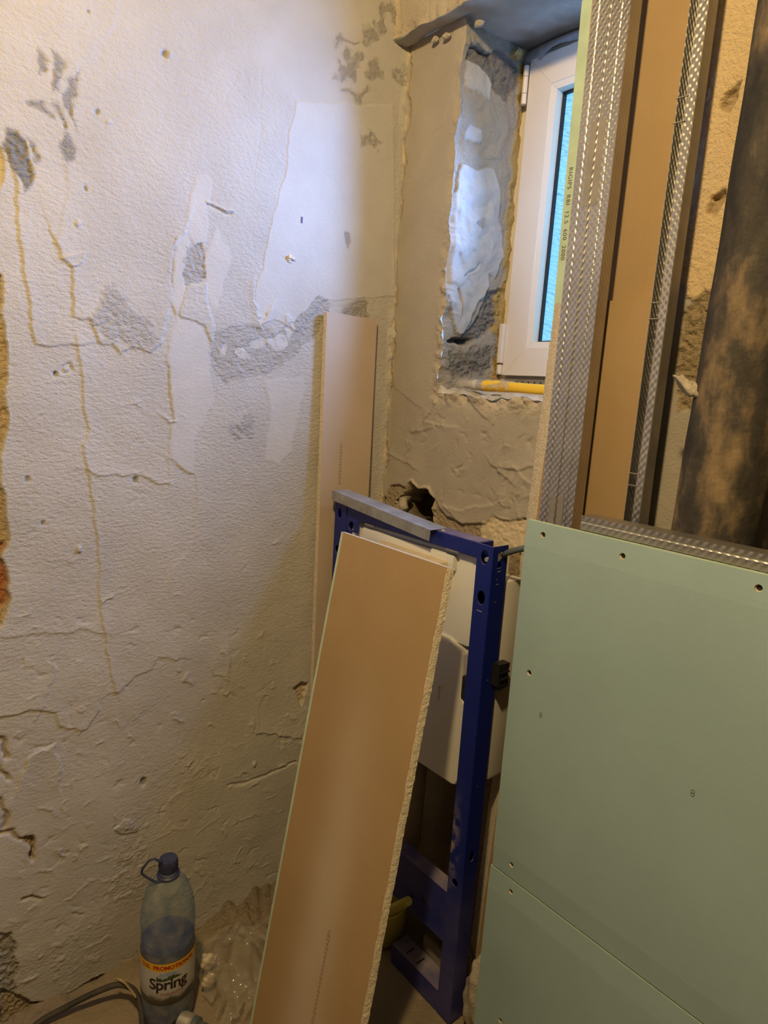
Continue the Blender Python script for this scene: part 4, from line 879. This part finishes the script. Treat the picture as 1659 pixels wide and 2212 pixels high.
def c_profile(w_, dep, lip, t_=0.0008, groove=True, ribs=True):
    """closed outline of a C stud: web along u at v=0, flanges towards +v"""
    o = [(0, dep)]
    o += [(0, 0)]
    if groove:
        c = w_/2; o += [(w_*0.20-0.002, 0), (w_*0.20, 0.0009), (w_*0.20+0.002, 0)] if ribs else []
        o += [(c-0.0022, 0), (c-0.0006, 0.0020), (c+0.0006, 0.0020), (c+0.0022, 0)]
        o += [(w_*0.80-0.002, 0), (w_*0.80, 0.0009), (w_*0.80+0.002, 0)] if ribs else []
    o += [(w_, 0), (w_, dep)]
    if lip: o = [(lip, dep)]+o+[(w_-lip, dep)]
    inner = []
    for u, v in reversed(o):
        uu = min(max(u, t_), w_-t_) if (u in (0, w_)) else u; vv = v+t_ if v < dep*0.5 else v-t_ if lip else v
        inner.append((uu, vv))
    if lip: inner[0] = (w_-lip, dep-t_); inner[-1] = (lip, dep-t_)
    return o+inner
# top track and uprights behind the boards
tr = thing('top_track', 'embossed steel track lying along the top of the green partition', 'steel track', (1.4, -0.17, 1.10), 'galvanised steel profiles')
cp_ = c_profile(0.050, 0.035, 0.0)
MB().extrude(cp_, lambda u, v, w_: (w_, -0.1873+v, 1.1557-u), 0.730, 2.09).build('profile', M['steel_track'], tr)

# ---------------------------------------------------------------- steel studs leaning on the wall
for k, (dx, dy, top, lb) in enumerate(((0.0, 0.0, 2.45, 'frontmost embossed steel stud of the stack right of the window'), (0.0016, 0.0055, 2.46, 'middle steel stud nested in the stack right of the window'), (0.0006, 0.0110, 2.44, 'rearmost steel stud nested in the stack right of the window'))):
    s = thing('steel_stud', lb, 'steel stud', (0.614, -0.085+dy, 0), 'galvanised steel profiles')
    w_ = 0.0725-0.002*k
    m = MB().extrude(c_profile(w_, 0.028-dy*0.4, 0.0), lambda u, v, q: (0.582+dx+u+0.006*(1-q/2.4), -0.1010+dy+v-0.004*(1-q/2.4), q), 0.0, top)
    o = m.build('profile', M['steel'], s)
    if k == 0:
        for z0, z1 in ((1.10, 1.165), (1.665, 1.80)):
            q = 0.006*(1-(z0+z1)/2/2.4); y_ = -0.1010-0.004*(1-(z0+z1)/2/2.4)
            MB().box(0.582+w_*0.30+q, 0.582+w_*0.46+q, y_-0.0006, y_+0.0001, z0, z1).box(0.582+w_*0.54+q, 0.582+w_*0.70+q, y_-0.0006, y_+0.0001, z0, z1).build('stamped_field', M['steel_plain'], s)
s = thing('open_stud', 'single narrow steel stud standing with its open side forward beside the dark soil pipe', 'steel stud', (0.757, -0.075, 0), 'galvanised steel profiles')
x0, x1, yf, yb, t_ = 0.750, 0.778, -0.092, -0.062, 0.0008
prof = [(x0, yf), (x0, yb), (x1, yb), (x1, yf), (x1-0.013, yf), (x1-0.013, yf+t_), (x1-t_, yf+t_), (x1-t_, yb-t_), (x0+t_, yb-t_), (x0+t_, yf)]
MB().extrude(prof, lambda u, v, q: (u, v, q), 0.0, 2.44).build('profile', M['steel'], s)
for z in (1.80, 1.765, 1.50, 1.475, 1.225, 1.205):
    MB().box(x1-0.030, x1-0.010, yf-0.002, yf+0.0002, z, z+0.0015).build('punched_tab', M['steel_plain'], s)
# plain outer flange skin
MB().box(x1, x1+0.0003, yf+0.002, yb-0.001, 0.0, 2.44).build('outer_flange', M['steel_plain'], s)

# ---------------------------------------------------------------- soil pipe
sp = thing('soil_pipe', 'thick stained old soil pipe standing in front of the wall at the right', 'pipe', (0.897, -0.086, 0))
m = MB(); prof = []
for i in range(90):
    z = 2.5*i/89; prof.append((0.0600+0.0007*math.sin(z*7)+0.0005*math.sin(z*31), z))
m.lathe(prof, (0, 0, 0), 48).xform(Matrix(((1, 0, 0.0215, 0.874), (0, 1, 0, -0.086), (0, 0, 1, 0), (0, 0, 0, 1))))
m.build('barrel', M['soil_pipe'], sp, 'auto')
bm = bmesh.new(); bmesh.ops.create_icosphere(bm, subdivisions=3, radius=1)
c = Vector((0.846, -0.126, 1.37))
for v in bm.verts: d = v.co.copy(); k = 1+0.25*math.sin(d.x*6+d.y*5+d.z*4); v.co = c+Vector((d.x*0.022*k-0.3*d.z*0.01, d.y*0.012*k, d.z*0.012*k-d.x*0.012))
me = bpy.data.meshes.new('mortar_lump'); bm.to_mesh(me); bm.free(); link('mortar_lump', me, M['stone'], sp, True)

# ---------------------------------------------------------------- brush on the sill
br = thing('paint_brush', 'yellow-handled paint brush wrapped in clear plastic lying on the window sill', 'brush', (0.31, 0.055, 1.345))
def flat_loft(name, secs, mat, parent, n=16):
    """secs: (x, y, z, half width in y, half height in z)"""
    m = MB()
    for x, y, z, a, b_ in secs:
        for k in range(n):
            q = 2*math.pi*k/n; m.v.append((x, y+a*math.copysign(abs(math.cos(q))**0.7, math.cos(q)), z+b_*math.copysign(abs(math.sin(q))**0.7, math.sin(q))))
    for i in range(len(secs)-1):
        for k in range(n): k2 = (k+1) % n; m.f.append((i*n+k, i*n+k2, i*n+n+k2, i*n+n+k))
    m.f += [tuple(range(n)), tuple((len(secs)-1)*n+k for k in range(n))]
    return m.build(name, mat, parent, 'auto')
bz = 1.3595
flat_loft('bristles', [(0.222, 0.055, bz+0.000, 0.012, 0.004), (0.232, 0.055, bz+0.001, 0.022, 0.009), (0.255, 0.055, bz+0.001, 0.027, 0.012), (0.277, 0.055, bz+0.001, 0.027, 0.0125)], M['bristle'], br)
flat_loft('ferrule', [(0.275, 0.055, bz+0.001, 0.0275, 0.0130), (0.292, 0.055, bz+0.001, 0.0275, 0.0130)], M['bolt'], br)
flat_loft('handle', [(0.291, 0.055, bz+0.001, 0.027, 0.0130), (0.315, 0.055, bz+0.001, 0.025, 0.0128), (0.345, 0.055, bz+0.0005, 0.016, 0.012), (0.37, 0.054, bz, 0.0125, 0.0112), (0.41, 0.053, bz-0.001, 0.0125, 0.0108), (0.46, 0.052, bz-0.002, 0.013, 0.0108), (0.50, 0.051, bz-0.002, 0.010, 0.009)], M['yellow'], br)
m = MB(); nx, ny = 34, 12; r = np.random.RandomState(3)
for i in range(nx):
    for j in range(ny):
        a = math.pi*(j/(ny-1))*1.1-0.15; x = 0.214+0.15*i/(nx-1)
        m.v.append((x+r.normal(0, 0.0012), 0.055-(0.031-0.012*(i/nx)**2)*math.cos(a), bz-0.002+(0.0185-0.004*(i/nx))*math.sin(a)+r.normal(0, 0.0014)+0.0015*math.sin(i*0.9)))
for i in range(nx-1):
    for j in range(ny-1): a = i*ny+j; m.f.append((a, a+ny, a+ny+1, a+1))
m.build('plastic_wrap', M['wrap'], br, True)

# ---------------------------------------------------------------- water bottle
BX, BY = 0.165, -0.648; BR = 0.0545
bt = thing('water_bottle', 'large half-full blue plastic water bottle with white label and carrying loop by the left wall', 'bottle', (BX, BY, 0))
prof = [(0.0, 0.006), (0.030, 0.004), (0.046, 0.002), (0.052, 0.010), (0.0545, 0.024), (BR, 0.040), (0.0535, 0.066), (0.0535, 0.170), (BR, 0.178), (0.0535, 0.190), (BR, 0.200), (0.0535, 0.212), (BR, 0.222), (0.0545, 0.240), (0.0535, 0.258), (0.0505, 0.278), (0.0450, 0.298), (0.0370, 0.315), (0.0275, 0.328), (0.0195, 0.335), (0.0165, 0.340), (0.0160, 0.352)]
MB().lathe(prof, (BX, BY, 0), 56, cap=False).build('bottle_wall', M['bottle'], bt, True)
wp = [(0.0, 0.0075), (0.045, 0.006), (0.051, 0.014), (0.0530, 0.030), (0.0522, 0.066), (0.0522, 0.170), (0.0530, 0.178), (0.0522, 0.190), (0.0525, 0.192), (0.0, 0.192)]
MB().lathe(wp, (BX, BY, 0), 48, cap=False).build('water', M['water'], bt, 'auto')
cap = MB().lathe([(0.0, 0.346), (0.0178, 0.346), (0.0188, 0.348), (0.0188, 0.368), (0.0176, 0.372), (0.0, 0.372)], (BX, BY, 0), 36, cap=False).build('cap', M['cap'], bt, 'auto')
for k in range(36):
    a = 2*math.pi*k/36; MB().box(-0.0005, 0.0006, -0.0006, 0.0006, 0.349, 0.367).xform(Matrix.Translation((BX+0.0188*math.cos(a), BY+0.0188*math.sin(a), 0)) @ Matrix.Rotation(a, 4, 'Z')).build('cap_rib', M['cap'], cap)
dirc = np.array([BX, BY])-CAM[:2]; dirc /= np.hypot(*dirc); rt = np.array([-dirc[1], dirc[0]])*-1      # screen-right seen from the room
rt = np.array([dirc[1], -dirc[0]])
lp = [(0.018, 0.338), (-0.005, 0.332), (-0.026, 0.336), (-0.044, 0.350), (-0.051, 0.358), (-0.050, 0.366), (-0.042, 0.378), (-0.036, 0.386), (-0.026, 0.388), (-0.012, 0.378), (0.0, 0.372)]
hm = MB(); pts = []
for i in range(len(lp)-1):
    for t in np.linspace(0, 1, 4, endpoint=False): pts.append((lerp(lp[i][0], lp[i+1][0], t), lerp(lp[i][1], lp[i+1][1], t)))
pts = [(BX+rt[0]*a-dirc[0]*0.017*math.cos(min(max((a+0.02)/0.05, -1), 1)), BY+rt[1]*a-dirc[1]*0.017*math.cos(min(max((a+0.02)/0.05, -1), 1)), z) for a, z in pts[:-3]]
hm.tube(pts, 0.0024, 8).build('carrying_loop', M['cap'], bt, True)
MB().lathe([(0.0165, 0.333), (0.0225, 0.334), (0.0230, 0.338), (0.0195, 0.341), (0.0165, 0.341)], (BX, BY, 0), 36, cap=False).build('neck_ring', M['cap'], bt, 'auto')
a0 = math.atan2(-dirc[1], -dirc[0])     # angle of the label middle (towards the room)
def cyl_patch(name, mat, th0, th1, zlo, zhi, rad, parent, nt=40, nz=6):
    m = MB()
    for i in range(nt+1):
        th = lerp(th0, th1, i/nt)
        lo = zlo(th) if callable(zlo) else zlo; hi = zhi(th) if callable(zhi) else zhi
        for j in range(nz+1): m.v.append((BX+rad*math.cos(a0+th), BY+rad*math.sin(a0+th), lerp(lo, hi, j/nz)))
    for i in range(nt):
        for j in range(nz): a = i*(nz+1)+j; m.f.append((a, a+nz+1, a+nz+2, a+1))
    me = bpy.data.meshes.new(name); me.from_pydata(m.v, [], m.f); return link(name, me, mat, parent, True)
lab = cyl_patch('label', M['label'], -1.75, 1.75, 0.076, 0.158, 0.0549, bt, 60)
cyl_patch('yellow_band', M['label_yellow'], -1.75, 1.75, 0.155, 0.173, 0.0551, lab, 60)
def on_label(th0, z0, sc=1.0, arch=0.0, rad=0.0554):
    def fn(u, v, w_): th = (u-w_/2)/rad+th0; return (BX+rad*math.cos(a0+th), BY+rad*math.sin(a0+th), z0+v+arch*u)
    return fn
text_on('2.5L', 0.0130, on_label(-0.86, 0.1596), 'print_volume', M['red_ink'], lab, bold=0.0004)
text_on('PROMOTIONAL', 0.0125, on_label(0.26, 0.1596), 'print_promotional', M['red_ink'], lab, bold=0.0005, spacing=0.98)
cyl_patch('print_mountains', M['label_sky'], -0.42, 0.48, lambda t: 0.140, lambda t: 0.140+0.0135*math.sqrt(max(0, 1-((t-0.03)/0.46)**2)), 0.0552, lab, 30, 3)
cyl_patch('print_forest', M['label_green'], -0.42, 0.48, lambda t: 0.1345+0.002*math.sin(t*5), lambda t: 0.1415+0.003*math.sin(t*9)+0.0012*math.sin(t*41), 0.0553, lab, 40, 3)
text_on('Spring', 0.0345, on_label(0.02, 0.1135), 'print_name', M['dark_ink'], lab, bold=0.0008, spacing=0.93)
text_on('HARGHITA', 0.0095, on_label(0.16, 0.0985), 'print_region', M['orange_ink'], lab, spacing=1.0)

# ---------------------------------------------------------------- odds and ends on the floor
def spline(pts, n=8):
    P = [Vector(p) for p in pts]; P = [P[0]*2-P[1]]+P+[P[-1]*2-P[-2]]; out = []
    for i in range(1, len(P)-2):
        for k in range(n):
            t = k/n; a, b_, c, d = P[i-1], P[i], P[i+1], P[i+2]
            out.append(0.5*((2*b_)+(c-a)*t+(2*a-5*b_+4*c-d)*t*t+(3*b_-a-3*c+d)*t**3))
    return out+[P[-2]]
hz = lambda x, y, z: tuple(onz(x, y, z))
hose = MB().tube(spline([hz(20, 2290, 0.012), hz(75, 2216, 0.014), hz(150, 2172, 0.030), hz(215, 2140, 0.045), hz(258, 2127, 0.052), hz(288, 2138, 0.050), hz(303, 2170, 0.040), hz(308, 2215, 0.026), hz(308, 2270, 0.014)], 8), 0.0062, 10)
tag(hose.build('rubber_hose', M['rubber'], None, True), 'dusty black hose arching over the floor left of the bottle', 'hose')
tw = thing('twine', 'short piece of twisted straw-coloured twine lying on the black hose', 'twine', hz(270, 2130, 0.05))
for ph in (0.0, math.pi):
    base = spline([hz(252, 2114, 0.064), hz(268, 2122, 0.068), hz(282, 2138, 0.064), hz(294, 2154, 0.058)], 10)
    MB().tube([p+Vector((0.0018*math.cos(i*1.1+ph), 0, 0.0018*math.sin(i*1.1+ph))) for i, p in enumerate(base)], 0.0018, 7).build('strand', M['rope'], tw, True)
cn = thing('hose_coupling', 'grey metal hose coupling lying on the floor in front of the bottle', 'coupling', hz(410, 2212, 0.0))
a = Vector(hz(372, 2196, 0.022)); d = (Vector(hz(455, 2232, 0.022))-a); L_ = d.length; d.normalize()
Q = d.to_track_quat('Z', 'Y').to_matrix().to_4x4(); T = Matrix.Translation(a) @ Q
MB().lathe([(0.0, 0.0), (0.014, 0.0), (0.018, 0.003), (0.018, 0.016), (0.015, 0.020)], (0, 0, 0), 24).xform(T).build('collar', M['black'], cn, 'auto')
MB().lathe([(0.016, 0.019), (0.0195, 0.022), (0.0195, 0.046), (0.016, 0.050)], (0, 0, 0), 24).xform(T).build('sleeve', M['bolt'], cn, 'auto')
MB().lathe([(0.015, 0.049), (0.0185, 0.052), (0.0185, 0.062), (0.013, 0.066), (0.013, 0.09)], (0, 0, 0), 24).xform(T).build('nut', M['grey_plastic'], cn, 'auto')
# crumpled clear plastic bag
m = MB(); n = 46; r = np.random.RandomState(17)
cx, cy = 0.175, -0.470
U_, V_ = np.meshgrid(np.linspace(-1, 1, n), np.linspace(-1, 1, n), indexing='ij')
cr = np.abs(fbm(U_+3, V_+3, 1.7, 601, 2))*1.2+np.abs(fbm(U_+9, V_+2, 3.2, 611, 2))*0.35
rad2 = U_**2+V_**2
zz = 0.012+np.clip(0.085*(1-rad2*0.75), 0, 1)*(0.25+1.5*cr)
xx = cx+0.115*U_*(1+0.3*fbm(U_+5, V_, 2, 621, 3))+0.02*V_; yy_ = cy+0.100*V_*(1+0.3*fbm(U_, V_+7, 2, 631, 3))-0.03*U_
for i in range(n):
    for j in range(n): m.v.append((float(xx[i, j]), float(yy_[i, j]), float(zz[i, j])))
for i in range(n-1):
    for j in range(n-1):
        if rad2[i, j] < 1.25+0.5*math.sin(i*0.7+j*0.45): a = i*n+j; m.f.append((a, a+n, a+n+1, a+1))
me = bpy.data.meshes.new('plastic_bag'); me.from_pydata(m.v, [], m.f)
tag(link('plastic_bag', me, M['bag'], None, True), 'crumpled clear plastic bag on the floor right of the bottle', 'bag')
for k, (x, y, s, lb) in enumerate(((448, 2075, 0.016, 'pale plaster lump resting against the bottle, higher of two'), (450, 2118, 0.014, 'pale plaster lump resting on the floor beside the bottle, lower of two'))):
    p = Vector(hz(x, y, 0.028)); bm = bmesh.new(); bmesh.ops.create_icosphere(bm, subdivisions=3, radius=s)
    for v in bm.verts: d = v.co/s; v.co = v.co*(1+0.22*math.sin(d.x*4+k)+0.15*math.sin(d.z*7+d.y*5))+p
    me = bpy.data.meshes.new('plaster_lump'); bm.to_mesh(me); bm.free()
    tag(link('plaster_lump', me, M['cream'], None, True), lb, 'plaster lump', 'plaster lumps by the bottle')
